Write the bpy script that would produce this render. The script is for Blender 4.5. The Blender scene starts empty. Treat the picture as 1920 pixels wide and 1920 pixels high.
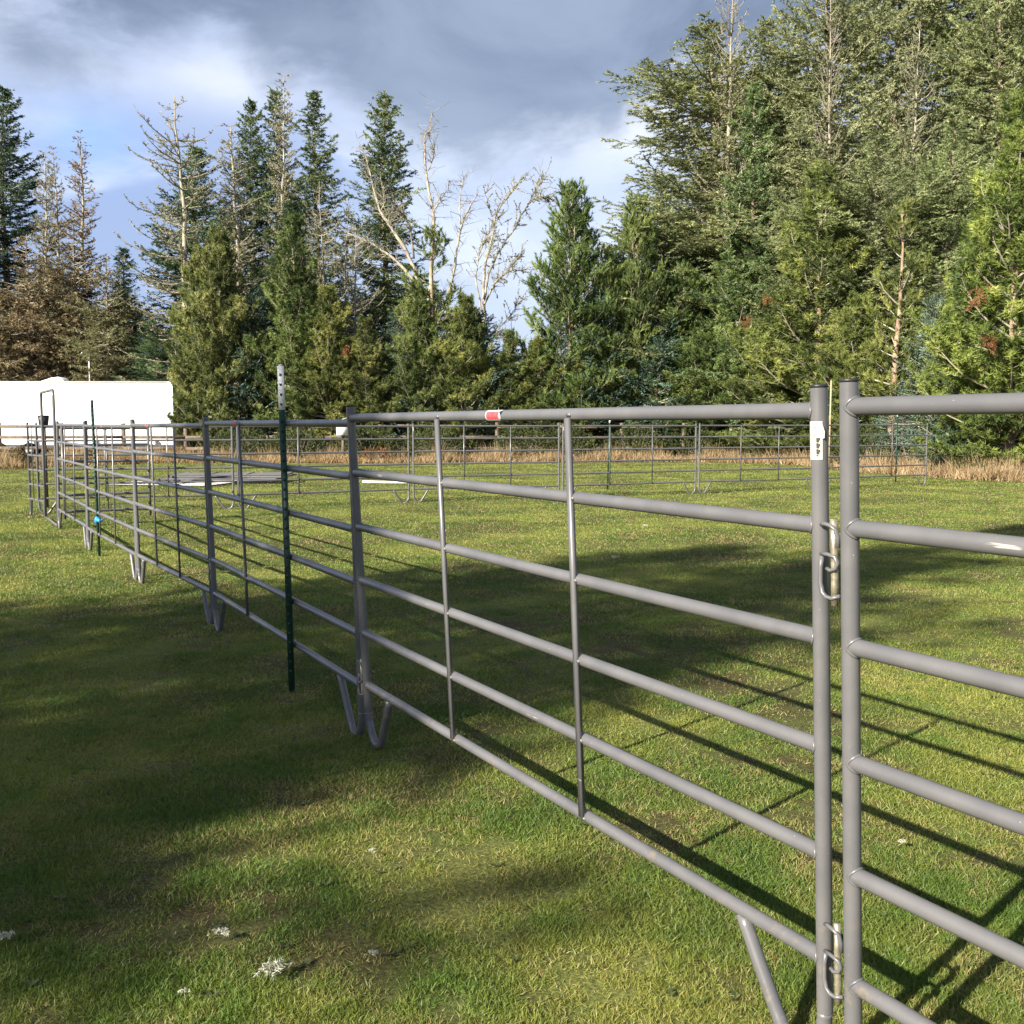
import bpy, math, random
import numpy as np
from mathutils import Vector, Matrix
R = math.radians
S = bpy.context.scene
COL = S.collection
# ------------------------------------------------------------------ camera
CAM_H = 1.48
PITCH = math.atan(165 / 1920.0)
F = 1920.0
cd = bpy.data.cameras.new('camera'); cam = bpy.data.objects.new('camera', cd); COL.objects.link(cam)
cam.location = (0, 0, CAM_H); cam.rotation_euler = (math.pi / 2 - PITCH, 0, 0)
cd.sensor_width = 36; cd.lens = 36.0; cd.clip_start = 0.05; cd.clip_end = 2000
S.camera = cam
# ------------------------------------------------------------------ sun, sky, exposure
SUN_EL = 27.8
LD = Vector((0.70, 0.71, -math.tan(R(SUN_EL)))).normalized()     # direction the light travels
sl = bpy.data.lights.new('sun', 'SUN'); sl.energy = 5.0; sl.angle = R(0.5); sl.color = (1.0, 0.93, 0.80)
so = bpy.data.objects.new('sun', sl); COL.objects.link(so); so.rotation_euler = LD.to_track_quat('-Z', 'Y').to_euler()
S.view_settings.view_transform = 'Standard'; S.view_settings.look = 'None'
S.view_settings.exposure = 1.55; S.view_settings.gamma = 1.0
S.render.engine = 'CYCLES'
S.cycles.max_bounces = 6; S.cycles.diffuse_bounces = 3; S.cycles.glossy_bounces = 2; S.cycles.transmission_bounces = 3
S.cycles.transparent_max_bounces = 4


class NT:
    """small node-tree writer"""
    def __init__(s, tree): s.t = tree; tree.nodes.clear()
    def n(s, typ, ins=None, **kw):
        nd = s.t.nodes.new(typ)
        for k, v in kw.items(): setattr(nd, k, v)
        for k, v in (ins or {}).items():
            if isinstance(v, bpy.types.NodeSocket): s.t.links.new(v, nd.inputs[k])
            else: nd.inputs[k].default_value = v
        return nd
    def m(s, op, a, b=0.0, c=None, clamp=False):
        ins = {0: a, 1: b}
        if c is not None: ins[2] = c
        return s.n('ShaderNodeMath', ins, operation=op, use_clamp=clamp).outputs[0]
    def mix(s, f, a, b, mode='MIX'):
        nd = s.n('ShaderNodeMix', None, data_type='RGBA', blend_type=mode)
        for i, v in ((0, f), (6, a), (7, b)):
            if isinstance(v, bpy.types.NodeSocket): s.t.links.new(v, nd.inputs[i])
            else: nd.inputs[i].default_value = v
        return nd.outputs[2]
    def ss(s, v, a, b, lo=0.0, hi=1.0):
        nd = s.n('ShaderNodeMapRange', {0: v, 1: a, 2: b, 3: lo, 4: hi}, interpolation_type='SMOOTHSTEP')
        return nd.outputs[0]
    def noise(s, vec, scale, detail=4.0, rough=0.55, dist=0.0):
        return s.n('ShaderNodeTexNoise', {'Vector': vec, 'Scale': scale, 'Detail': detail, 'Roughness': rough, 'Distortion': dist}).outputs[0]


def c4(r, g, b): return (r, g, b, 1.0)


W = bpy.data.worlds.new('World'); S.world = W; W.use_nodes = True
t = NT(W.node_tree)
gen = t.n('ShaderNodeTexCoord').outputs['Generated']
sx = t.n('ShaderNodeSeparateXYZ', {0: gen})
X_, Y_, Z_ = sx.outputs
az = t.m('ARCTAN2', X_, Y_)
hz = t.m('SQRT', t.m('ADD', t.m('MULTIPLY', X_, X_), t.m('MULTIPLY', Y_, Y_)))
el = t.m('ARCTAN2', Z_, hz)
vec = t.n('ShaderNodeCombineXYZ', {0: az, 1: t.m('MULTIPLY', el, 1.9), 2: 0.37}).outputs[0]
n1 = t.noise(vec, 4.2, 8.0, 0.55, 0.4)
n2 = t.noise(vec, 2.1, 5.0, 0.5, 0.2)
n3 = t.noise(vec, 11.0, 6.0, 0.6, 0.3)
wob = t.m('ADD', t.m('MULTIPLY', t.m('SUBTRACT', n1, 0.5), 0.26), t.m('MULTIPLY', t.m('SUBTRACT', n3, 0.5), 0.10))
def spot(a0, e0, wa, we):
    a = t.m('DIVIDE', t.m('SUBTRACT', az, a0), wa); e = t.m('DIVIDE', t.m('SUBTRACT', el, e0), we)
    return t.m('POWER', 2.718, t.m('MULTIPLY', t.m('ADD', t.m('MULTIPLY', a, a), t.m('MULTIPLY', e, e)), -1.0))
elw = t.m('ADD', el, wob)
# the dark cloud bank hangs lower in the middle
elw2 = t.m('ADD', elw, t.m('MULTIPLY', spot(0.02, 0.30, 0.16, 0.16), 0.035))
elw2 = t.m('ADD', elw2, t.m('MULTIPLY', spot(-0.27, 0.32, 0.07, 0.08), -0.030))
dark = t.m('MULTIPLY', t.ss(elw2, 0.265, 0.345), t.ss(t.m('ADD', az, wob), -0.52, -0.40))
dark = t.m('MAXIMUM', dark, t.ss(el, 0.60, 0.85))
br = t.m('ADD', t.m('MULTIPLY', spot(-0.27, 0.305, 0.09, 0.030), 0.55), t.m('MULTIPLY', spot(0.12, 0.295, 0.11, 0.05), 1.1))
br = t.m('ADD', br, t.m('MULTIPLY', spot(-0.46, 0.36, 0.08, 0.06), 0.40))
br = t.m('ADD', br, t.m('MULTIPLY', spot(0.10, 0.15, 0.16, 0.07), 0.45))
br = t.m('MULTIPLY', br, t.m('ADD', 0.45, t.m('MULTIPLY', n3, 1.0)), clamp=True)
base = t.mix(t.ss(n2, 0.35, 0.65), c4(0.28, 0.36, 0.58), c4(0.44, 0.51, 0.69))
base = t.mix(t.ss(n1, 0.47, 0.68), base, c4(0.66, 0.71, 0.82))
base = t.mix(t.m('MULTIPLY', spot(-0.38, 0.245, 0.045, 0.03), 0.55), base, c4(0.20, 0.42, 0.92))
base = t.mix(t.m('MULTIPLY', spot(0.0, 0.20, 0.16, 0.07), 0.4), base, c4(0.27, 0.37, 0.64))
base = t.mix(br, base, c4(0.84, 0.86, 0.93))
dk = t.mix(t.ss(n1, 0.30, 0.72), c4(0.120, 0.155, 0.235), c4(0.27, 0.32, 0.43))
cloud = t.mix(dark, base, dk)
bk1 = t.n('ShaderNodeBackground', {0: cloud, 1: 0.50})
sky = t.n('ShaderNodeTexSky', sky_type='NISHITA', sun_disc=False, sun_elevation=R(SUN_EL), sun_rotation=R(225), air_density=1.0, dust_density=0.6)
bk2 = t.n('ShaderNodeBackground', {0: sky.outputs[0], 1: 0.08})
mx = t.n('ShaderNodeMixShader', {0: 0.88, 1: bk2.outputs[0], 2: bk1.outputs[0]})
t.n('ShaderNodeOutputWorld', {0: mx.outputs[0]})

# ------------------------------------------------------------------ helpers
def pix(px, py, Y):
    """point seen at photo pixel (px, py) at horizontal distance Y"""
    a = (px - 960) / F; b = (960 - py) / F
    dy = math.cos(PITCH) + b * math.sin(PITCH); dz = -math.sin(PITCH) + b * math.cos(PITCH)
    return Vector((a * Y / dy, Y, CAM_H + dz * Y / dy))
def gz(x, y):
    tt = np.clip((np.asarray(y, float) - 5.0) / 14.0, 0, 1)
    return -0.025 - 0.055 * tt * tt * (3 - 2 * tt)
def ground(px, py):
    Y = 5.0
    for _ in range(12):
        p = pix(px, py, 1.0); k = (CAM_H - float(gz(0, Y))) / (CAM_H - p.z); Y = k
    q = pix(px, py, Y); q.z = float(gz(q.x, q.y)); return q


def tag(o, label=None, cat=None, group=None, kind=None):
    if label: o['label'] = label
    if cat: o['category'] = cat
    if group: o['group'] = group
    if kind: o['kind'] = kind
    return o
def empty(name, loc=(0, 0, 0)):
    o = bpy.data.objects.new(name, None); COL.objects.link(o); o.location = loc; o.empty_display_size = 0.2; return o
def copy_tree(o, parent=None):
    c = o.copy(); COL.objects.link(c)
    if parent: c.parent = parent
    for ch in o.children: copy_tree(ch, c)
    return c


def unit(v): return v / np.maximum(np.linalg.norm(v, axis=-1, keepdims=True), 1e-9)


class MB:
    """collects quads and triangles, builds ONE mesh object"""
    def __init__(s): s.v = []; s.q = []; s.t = []; s.nv = 0; s.tint_q = []; s.tint_t = []
    def add(s, v, q=None, tr=None, tint=0.5):
        v = np.asarray(v, np.float32).reshape(-1, 3)
        if q is not None and len(q):
            q = np.asarray(q, np.int64).reshape(-1, 4); s.q.append(q + s.nv); s.tint_q.append(np.broadcast_to(np.float32(tint), (len(q),)) if np.ndim(tint) == 0 else tint)
        if tr is not None and len(tr):
            tr = np.asarray(tr, np.int64).reshape(-1, 3); s.t.append(tr + s.nv); s.tint_t.append(np.broadcast_to(np.float32(tint), (len(tr),)) if np.ndim(tint) == 0 else tint)
        s.v.append(v); s.nv += len(v)
    def box(s, c, d, rot=None):
        x, y, z = [k / 2 for k in d]
        v = np.array([[-x, -y, -z], [x, -y, -z], [x, y, -z], [-x, y, -z], [-x, -y, z], [x, -y, z], [x, y, z], [-x, y, z]])
        if rot is not None: v = v @ np.array(rot).T
        s.add(v + np.array(c), [[0, 3, 2, 1], [4, 5, 6, 7], [0, 1, 5, 4], [1, 2, 6, 5], [2, 3, 7, 6], [3, 0, 4, 7]]); return s
    def tube(s, pts, r, k=12, caps=True, closed=False):
        P = np.array([list(p) for p in pts], float); n = len(P)
        r = np.broadcast_to(np.asarray(r, float), (n,))
        T = np.gradient(P, axis=0) if not closed else (np.roll(P, -1, 0) - np.roll(P, 1, 0))
        T = unit(T)
        ref = np.array([0, 0, 1.0]) if abs(T[0][2]) < 0.9 else np.array([1.0, 0, 0])
        u = unit(np.cross(ref, T[0])); rings = []
        for i in range(n):
            u = unit(u - T[i] * np.dot(u, T[i])); w = np.cross(T[i], u)
            a = np.arange(k) * 2 * math.pi / k
            rings.append(P[i] + r[i] * (np.cos(a)[:, None] * u + np.sin(a)[:, None] * w))
        V = np.concatenate(rings); q = []
        for i in range(n if closed else n - 1):
            j = (i + 1) % n
            for a in range(k):
                b = (a + 1) % k; q.append([i * k + a, i * k + b, j * k + b, j * k + a])
        tr = []
        if caps and not closed:
            V = np.concatenate([V, P[:1], P[-1:]])
            for a in range(k):
                b = (a + 1) % k; tr.append([n * k, b, a]); tr.append([n * k + 1, (n - 1) * k + a, (n - 1) * k + b])
        s.add(V, q, tr); return s
    def segs(s, p0, p1, r0, r1, k=3, tint=0.5):
        """many straight tapered twigs at once"""
        p0 = np.asarray(p0, float); p1 = np.asarray(p1, float); n = len(p0)
        if n == 0: return s
        d = unit(p1 - p0); ref = np.where(np.abs(d[:, 2:3]) < 0.9, np.array([[0, 0, 1.0]]), np.array([[1.0, 0, 0]]))
        u = unit(np.cross(ref, d)); w = np.cross(d, u)
        a = np.arange(k) * 2 * math.pi / k
        ring = np.cos(a)[None, :, None] * u[:, None] + np.sin(a)[None, :, None] * w[:, None]
        r0 = np.broadcast_to(np.asarray(r0, float), (n,)); r1 = np.broadcast_to(np.asarray(r1, float), (n,))
        V = np.concatenate([p0[:, None] + ring * r0[:, None, None], p1[:, None] + ring * r1[:, None, None]], 1)
        base = (np.arange(n) * 2 * k)[:, None, None]
        f = np.array([[i, (i + 1) % k, k + (i + 1) % k, k + i] for i in range(k)])[None]
        s.add(V.reshape(-1, 3), (base + f).reshape(-1, 4), tint=tint); return s
    def needles(s, p0, p1, n, length, width, spread, rng, tint=None, t0=0.0, flat=0.0, jit=0.25):
        """n needle triangles round each twig p0-p1"""
        p0 = np.asarray(p0, float); p1 = np.asarray(p1, float); m = len(p0)
        if m == 0: return s
        p0 = np.repeat(p0, n, 0); p1 = np.repeat(p1, n, 0); N = m * n
        ax = unit(p1 - p0); tt = t0 + (1 - t0) * rng.random((N, 1))
        P = p0 + (p1 - p0) * tt
        rv = rng.normal(size=(N, 3)); rv[:, 2] *= (1 - flat)
        pr = unit(rv - ax * np.sum(rv * ax, 1, keepdims=True))
        sp = spread * (1 + jit * rng.normal(size=(N, 1)))
        D = ax * np.cos(sp) + pr * np.sin(sp)
        L = length * (0.7 + 0.6 * rng.random((N, 1)))
        sd = unit(np.cross(D, rng.normal(size=(N, 3)))) * (width / 2)
        V = np.stack([P - sd, P + sd, P + D * L], 1).reshape(-1, 3)
        tn = 0.5 + 0.18 * rng.normal(size=N) if tint is None else np.repeat(tint, n) + 0.12 * rng.normal(size=N)
        s.add(V, None, np.arange(N * 3).reshape(-1, 3), tint=np.clip(tn, 0, 1).astype(np.float32)); return s
    def mesh(s, name, mat, smooth=False):
        me = bpy.data.meshes.new(name)
        V = np.concatenate(s.v); q = np.concatenate(s.q) if s.q else np.zeros((0, 4), int); tr = np.concatenate(s.t) if s.t else np.zeros((0, 3), int)
        me.vertices.add(len(V)); me.vertices.foreach_set('co', V.astype(np.float32).ravel())
        me.loops.add(q.size + tr.size); me.loops.foreach_set('vertex_index', np.concatenate([q.ravel(), tr.ravel()]).astype(np.int32))
        me.polygons.add(len(q) + len(tr))
        st = np.concatenate([np.arange(len(q)) * 4, q.size + np.arange(len(tr)) * 3]).astype(np.int32)
        me.polygons.foreach_set('loop_start', st)
        if smooth: me.polygons.foreach_set('use_smooth', np.ones(len(st), bool))
        at = me.attributes.new('tint', 'FLOAT', 'FACE')
        at.data.foreach_set('value', np.concatenate([np.concatenate(s.tint_q) if s.tint_q else np.zeros(0), np.concatenate(s.tint_t) if s.tint_t else np.zeros(0)]).astype(np.float32))
        me.update(calc_edges=True); me.materials.append(mat)
        return me
    def build(s, name, mat, parent=None, smooth=False):
        o = bpy.data.objects.new(name, s.mesh(name, mat, smooth)); COL.objects.link(o)
        if parent: o.parent = parent
        return o
def smooth_by_angle(o, deg=40):
    me = o.data
    me.polygons.foreach_set('use_smooth', np.ones(len(me.polygons), bool))
    me.set_sharp_from_angle(angle=R(deg)); return o


# ------------------------------------------------------------------ materials
def mat(name):
    m = bpy.data.materials.new(name); m.use_nodes = True; return m, NT(m.node_tree)
def pbr(t, col, rough=0.6, metal=0.0, bump=None, spec=0.5, bs=0.3, bd=0.01):
    ins = {'Base Color': col, 'Roughness': rough, 'Metallic': metal, 'Specular IOR Level': spec}
    b = t.n('ShaderNodeBsdfPrincipled', ins)
    if bump is not None: t.t.links.new(t.n('ShaderNodeBump', {'Height': bump, 'Strength': bs, 'Distance': bd}).outputs[0], b.inputs['Normal'])
    return b
def out(t, sh): t.n('ShaderNodeOutputMaterial', {0: sh})


def simple(name, col, rough=0.6, metal=0.0, var=0.15, scale=12.0, spec=0.4):
    m, t = mat(name); co = t.n('ShaderNodeTexCoord').outputs['Object']
    n = t.noise(co, scale, 5.0, 0.6)
    a = [c * (1 - var) for c in col]; b = [min(1, c * (1 + var)) for c in col]
    out(t, pbr(t, t.mix(t.ss(n, 0.35, 0.65), c4(*a), c4(*b)), rough, metal, n, spec, 0.15).outputs[0]); return m


def m_paint():
    m, t = mat('grey_enamel'); co = t.n('ShaderNodeTexCoord').outputs['Object']
    n = t.noise(co, 5.0, 4.0, 0.6)
    mp = t.n('ShaderNodeMapping', {'Vector': co, 'Scale': (4.0, 90.0, 60.0)}).outputs[0]
    st = t.noise(mp, 1.0, 3.0, 0.6)
    mp2 = t.n('ShaderNodeMapping', {'Vector': co, 'Scale': (1.0, 1.0, 1.0)}).outputs[0]
    msk = t.noise(mp2, 7.0, 2.0, 0.5)
    scr = t.m('MULTIPLY', t.ss(st, 0.675, 0.72), t.ss(msk, 0.55, 0.66))
    spk = t.ss(t.noise(co, 160.0, 2.0, 0.5), 0.74, 0.78)
    scr = t.m('MAXIMUM', scr, t.m('MULTIPLY', spk, 0.8))
    mud = t.m('MULTIPLY', t.ss(t.noise(co, 22.0, 5.0, 0.7), 0.52, 0.72), t.ss(t.n('ShaderNodeSeparateXYZ', {0: co}).outputs[2], 0.55, 0.05))
    col = t.mix(t.ss(n, 0.3, 0.7), c4(0.088, 0.087, 0.091), c4(0.115, 0.112, 0.114))
    col = t.mix(t.m('MULTIPLY', mud, 0.75), col, c4(0.20, 0.155, 0.10))
    col = t.mix(scr, col, c4(0.32, 0.30, 0.28))
    rg = t.m('ADD', 0.22, t.m('MULTIPLY', t.noise(co, 30.0, 4.0), 0.22))
    out(t, pbr(t, col, rg, 0.0, t.noise(co, 60.0, 4.0), 0.5, 0.12, 0.002).outputs[0]); return m


def foliage(name, ca, cb, cc, rough=0.55, trans=0.3, nscale=1.2):
    """leaf colours by tint attribute, clump noise and per-copy object colour"""
    m, t = mat(name)
    ti = t.n('ShaderNodeAttribute', attribute_name='tint').outputs['Fac']
    oi = t.n('ShaderNodeObjectInfo')
    pos = t.n('ShaderNodeTexCoord').outputs['Object']
    nv = t.n('ShaderNodeVectorMath', {0: pos, 1: t.n('ShaderNodeVectorMath', {0: oi.outputs['Location'], 1: (3.1, 1.7, 2.3)}, operation='MULTIPLY').outputs[0]}, operation='ADD').outputs[0]
    n = t.noise(nv, nscale, 3.0, 0.6)
    f = t.m('ADD', t.m('MULTIPLY', ti, 0.75), t.m('MULTIPLY', t.m('SUBTRACT', n, 0.5), 1.1), clamp=True)
    col = t.mix(t.ss(f, 0.05, 0.50), c4(*ca), c4(*cb)); col = t.mix(t.ss(f, 0.50, 0.95), col, c4(*cc))
    col = t.mix(1.0, col, oi.outputs['Color'], 'MULTIPLY')
    d = pbr(t, col, rough, 0.0, None, 0.35)
    tr = t.n('ShaderNodeBsdfTranslucent', {0: t.mix(1.0, col, c4(1.15, 1.15, 0.7), 'MULTIPLY')})
    out(t, t.n('ShaderNodeMixShader', {0: trans, 1: d.outputs[0], 2: tr.outputs[0]}).outputs[0]); return m


def bark(name, a, b, lich=0.0):
    m, t = mat(name); co = t.n('ShaderNodeTexCoord').outputs['Object']
    n = t.noise(t.n('ShaderNodeMapping', {'Vector': co, 'Scale': (9, 9, 2.2)}).outputs[0], 1.0, 6.0, 0.65)
    col = t.mix(t.ss(n, 0.3, 0.7), c4(*a), c4(*b))
    if lich: col = t.mix(t.m('MULTIPLY', t.ss(t.noise(co, 2.6, 5.0), 0.45, 0.6), lich), col, c4(0.36, 0.36, 0.24))
    out(t, pbr(t, col, 0.85, 0, n, 0.2, 0.6, 0.02).outputs[0]); return m


def turf_colour(t, pos):
    """lawn patches by place: shared by the soil sheet and the blades"""
    a = t.noise(pos, 0.55, 4.0, 0.6); b = t.noise(pos, 2.6, 5.0, 0.65); c = t.noise(pos, 9.0, 4.0, 0.6)
    f = t.m('ADD', t.m('MULTIPLY', a, 0.7), t.m('ADD', t.m('MULTIPLY', b, 0.5), t.m('MULTIPLY', c, 0.25)))
    return f, a, b, c

M = {}
def make_materials():
    M['paint'] = m_paint()
    M['galv'] = simple('zinc_plated_steel', (0.42, 0.37, 0.28), 0.35, 0.7, 0.25, 60)
    M['cap'] = simple('black_plastic_cap', (0.02, 0.02, 0.022), 0.45)
    M['label_white'] = simple('white_paper_label', (0.36, 0.355, 0.335), 0.5, 0, 0.05)
    M['label_red'] = simple('red_print', (0.50, 0.06, 0.07), 0.5, 0, 0.3, 90)
    M['ink'] = simple('black_ink', (0.03, 0.03, 0.03), 0.6)
    M['tgreen'] = simple('dark_green_post_paint', (0.010, 0.035, 0.022), 0.45, 0, 0.2, 30)
    M['twhite'] = simple('white_post_paint', (0.72, 0.72, 0.70), 0.5, 0, 0.08, 40)
    M['wood'] = simple('weathered_rail_wood', (0.11, 0.085, 0.065), 0.85, 0, 0.3, 9)
    M['stake'] = simple('pale_wood_stake', (0.36, 0.27, 0.17), 0.8, 0, 0.15, 20)
    M['trailer'] = simple('white_trailer_skin', (0.82, 0.82, 0.80), 0.35, 0, 0.03, 0.6)
    M['alu'] = simple('bare_aluminium_trim', (0.50, 0.51, 0.52), 0.4, 0.5, 0.08)
    M['rubber'] = simple('black_rubber', (0.02, 0.02, 0.02), 0.8)
    M['blue'] = simple('blue_plastic', (0.02, 0.25, 0.75), 0.45, 0, 0.1)
    M['bark'] = bark('conifer_bark', (0.09, 0.065, 0.05), (0.22, 0.165, 0.13), 0.25)
    M['pinebark'] = bark('pine_bark', (0.17, 0.11, 0.075), (0.36, 0.25, 0.18), 0.2)
    M['deadbark'] = bark('bleached_dead_wood', (0.15, 0.125, 0.105), (0.32, 0.28, 0.235), 0.5)
    M['twig'] = bark('grey_twig', (0.20, 0.17, 0.13), (0.34, 0.30, 0.23), 0.6)
    M['pine'] = foliage('pine_needles', (0.050, 0.072, 0.022), (0.170, 0.205, 0.060), (0.390, 0.400, 0.150), nscale=0.9)
    M['fir'] = foliage('fir_needles', (0.038, 0.060, 0.030), (0.150, 0.185, 0.092), (0.31, 0.335, 0.185), nscale=0.8)
    M['hem'] = foliage('grey_green_needles', (0.080, 0.098, 0.052), (0.29, 0.315, 0.175), (0.50, 0.51, 0.34), nscale=0.7)
    M['spruce'] = foliage('blue_spruce_needles', (0.035, 0.060, 0.045), (0.125, 0.175, 0.135), (0.34, 0.41, 0.33), nscale=1.5)
    M['brown'] = foliage('dying_brown_foliage', (0.085, 0.060, 0.032), (0.24, 0.185, 0.110), (0.42, 0.34, 0.22), nscale=0.8)
    M['lichen'] = foliage('pale_lichen', (0.16, 0.16, 0.09), (0.30, 0.29, 0.18), (0.46, 0.44, 0.32), trans=0.2, nscale=2)
    M['tuft'] = foliage('white_lichen_tuft', (0.34, 0.34, 0.27), (0.50, 0.50, 0.40), (0.62, 0.62, 0.52), trans=0.15)
    M['dry'] = foliage('dry_grass_blades', (0.13, 0.09, 0.045), (0.33, 0.235, 0.13), (0.48, 0.36, 0.215), trans=0.3, nscale=0.7)
    M['shrub'] = foliage('shrub_leaves', (0.03, 0.05, 0.015), (0.08, 0.10, 0.03), (0.17, 0.17, 0.07), nscale=1.2)
    M['fern'] = foliage('rusty_fern', (0.13, 0.055, 0.025), (0.26, 0.115, 0.050), (0.34, 0.19, 0.09), nscale=2)
    # lawn soil
    m, t = mat('lawn'); pos = t.n('ShaderNodeNewGeometry').outputs['Position']
    f, a, b, c = turf_colour(t, pos)
    fine = t.noise(pos, 70.0, 5.0, 0.75)
    g = t.mix(t.ss(f, 0.58, 0.86), c4(0.100, 0.078, 0.034), c4(0.120, 0.150, 0.038))
    g = t.mix(t.ss(a, 0.45, 0.65), g, c4(0.200, 0.215, 0.055))
    g = t.mix(t.m('MULTIPLY', t.ss(t.noise(pos, 1.7, 5.0, 0.7), 0.60, 0.72), 0.6), g, c4(0.20, 0.125, 0.055))
    g = t.mix(t.ss(fine, 0.3, 0.7), t.mix(1.0, g, c4(0.45, 0.45, 0.45), 'MULTIPLY'), t.mix(1.0, g, c4(1.45, 1.45, 1.45), 'MULTIPLY'))
    out(t, pbr(t, g, 0.9, 0, fine, 0.15, 1.0, 0.03).outputs[0]); M['lawn'] = m
    m, t = mat('grass_blades'); pos = t.n('ShaderNodeNewGeometry').outputs['Position']
    f, a, b, c = turf_colour(t, pos)
    ti = t.n('ShaderNodeAttribute', attribute_name='tint').outputs['Fac']
    g = t.mix(t.ss(a, 0.40, 0.62), c4(0.108, 0.168, 0.026), c4(0.235, 0.245, 0.050))
    g = t.mix(t.ss(b, 0.50, 0.70), g, c4(0.112, 0.190, 0.028))
    g = t.mix(t.ss(t.m('ADD', ti, t.m('MULTIPLY', t.m('SUBTRACT', f, 0.72), -1.3)), 0.70, 0.95), g, c4(0.31, 0.25, 0.10))
    g = t.mix(t.ss(ti, 0.0, 0.45, 0.75, 0.0), g, c4(0.050, 0.095, 0.018))
    d = pbr(t, g, 0.5, 0, None, 0.35); tr = t.n('ShaderNodeBsdfTranslucent', {0: t.mix(1.0, g, c4(1.2, 1.25, 0.7), 'MULTIPLY')})
    out(t, t.n('ShaderNodeMixShader', {0: 0.30, 1: d.outputs[0], 2: tr.outputs[0]}).outputs[0]); M['blades'] = m
    m, t = mat('forest_floor'); pos = t.n('ShaderNodeNewGeometry').outputs['Position']
    n = t.noise(pos, 1.3, 6.0, 0.7)
    out(t, pbr(t, t.mix(t.ss(n, 0.35, 0.65), c4(0.07, 0.05, 0.028), c4(0.26, 0.18, 0.10)), 0.95, 0, n, 0.1, 0.8, 0.1).outputs[0]); M['floor'] = m
make_materials()

# ------------------------------------------------------------------ ground
def build_ground():
    xs = np.concatenate([[-600, -200, -80], np.linspace(-40, 40, 81), [80, 200, 600]])
    ys = np.concatenate([[-600, -200, -60], np.linspace(-30, 40, 71), [60, 100, 200, 700]])
    gx, gy = np.meshgrid(xs, ys, indexing='ij'); V = np.stack([gx, gy, gz(gx, gy)], -1).reshape(-1, 3)
    n, k = len(xs), len(ys); i, j = np.meshgrid(np.arange(n - 1), np.arange(k - 1), indexing='ij'); a = (i * k + j).ravel()
    b = MB(); b.add(V, np.stack([a, a + k, a + k + 1, a + 1], 1)); o = b.build('ground', M['lawn'], smooth=True); tag(o, kind='structure')
    # forest floor sheet: starts along an uneven line where the mown lawn ends
    px = np.linspace(-1500, 3600, 160); bx = []; rng = np.random.default_rng(3)
    ky = np.interp(px, EDGE_X, EDGE_Y)
    near = [ground(x, y + rng.normal() * 1.2) for x, y in zip(px, ky)]
    V = [(p.x, p.y, p.z + 0.006) for p in near] + [(p.x * 30, p.y * 0 + 690, -0.03) for p in near]
    m = len(near); b = MB(); b.add(V, [[q, q + 1, m + q + 1, m + q] for q in range(m - 1)])
    o = b.build('forest_floor', M['floor']); tag(o, kind='structure')
EDGE_X = [-1500, 0, 300, 700, 1000, 1300, 1500, 1600, 1760, 1920, 3600]
EDGE_Y = [885, 880, 868, 869, 867, 866, 872, 884, 896, 905, 960]
build_ground()


def fbm(x, y, seed, scale, octv=3):
    """smooth value noise 0..1 on the ground plane"""
    rng = np.random.default_rng(seed); tot = 0; amp = 1; out_ = 0
    for o in range(octv):
        G = rng.random((256, 256)); u = x * scale + 91.3; v = y * scale + 37.7; i = np.floor(u).astype(int); j = np.floor(v).astype(int); fu = u - i; fv = v - j
        fu = fu * fu * (3 - 2 * fu); fv = fv * fv * (3 - 2 * fv)
        g = lambda a, b: G[a % 256, b % 256]
        out_ = out_ + amp * ((g(i, j) * (1 - fu) + g(i + 1, j) * fu) * (1 - fv) + (g(i, j + 1) * (1 - fu) + g(i + 1, j + 1) * fu) * fv)
        tot += amp; amp *= 0.6; scale *= 2.2
    return out_ / tot
def build_grass():
    rng = np.random.default_rng(11)
    N = 1500000
    Z = 1.75 * (41.5 / 1.75) ** (rng.random(N) ** 1.30)
    X = (rng.random(N) - 0.5) * 1.20 * Z
    big = fbm(X, Z, 1, 0.8); med = fbm(X, Z, 2, 3.5); fine = fbm(X, Z, 3, 16.0, 2)
    cov = 0.35 * big + 0.40 * med + 0.25 * fine          # about 0.25 .. 0.75
    lim = np.clip((cov - 0.36) * 6.0, 0.07, 1.0); lim = np.where(Z > 9, np.maximum(lim, 0.75), lim)
    keep = rng.random(N) < lim
    X, Z, cov, med, big = X[keep], Z[keep], cov[keep], med[keep], big[keep]; n = len(X)
    # stop at the uncut margin
    sc = np.maximum(1.0, Z / 3.0)
    h = (0.009 + 0.022 * (cov - 0.3).clip(0, .5) + 0.012 * rng.random(n) ** 3) * (1 + 0.04 * (sc - 1)).clip(1, 1.4); w = 0.0021 * sc ** 0.85 * (0.7 + 0.6 * rng.random(n))
    az_ = rng.random(n) * 2 * math.pi + 2.0 * big; le = R(15) + R(62) * rng.random(n)
    D = np.stack([np.cos(az_) * np.sin(le), np.sin(az_) * np.sin(le), np.cos(le)], 1)
    sd = unit(np.cross(D, rng.normal(size=(n, 3)))) * (w / 2)[:, None]
    P = np.stack([X, Z, gz(X, Z) - 0.002], 1)
    mid = P + D * (h * 0.6)[:, None]; D2 = D.copy(); D2[:, 2] -= 0.15; tip = mid + unit(D2) * (h * 0.7)[:, None]
    V = np.stack([P - sd, P + sd, mid + sd * 0.8, mid - sd * 0.8, tip], 1).reshape(-1, 3)
    a = np.arange(n) * 5; ti = np.clip(rng.random(n) * 0.78 + 1.1 * (0.53 - med) + 0.10, 0, 1).astype(np.float32)
    b = MB(); b.add(V, np.stack([a, a + 1, a + 2, a + 3], 1), tint=ti)
    b.t.append(np.stack([a + 3, a + 2, a + 4], 1)); b.tint_t.append(ti)
    o = b.build('grass', M['blades']); tag(o, 'short mown lawn grass with brown worn patches', 'grass', kind='stuff')
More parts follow.
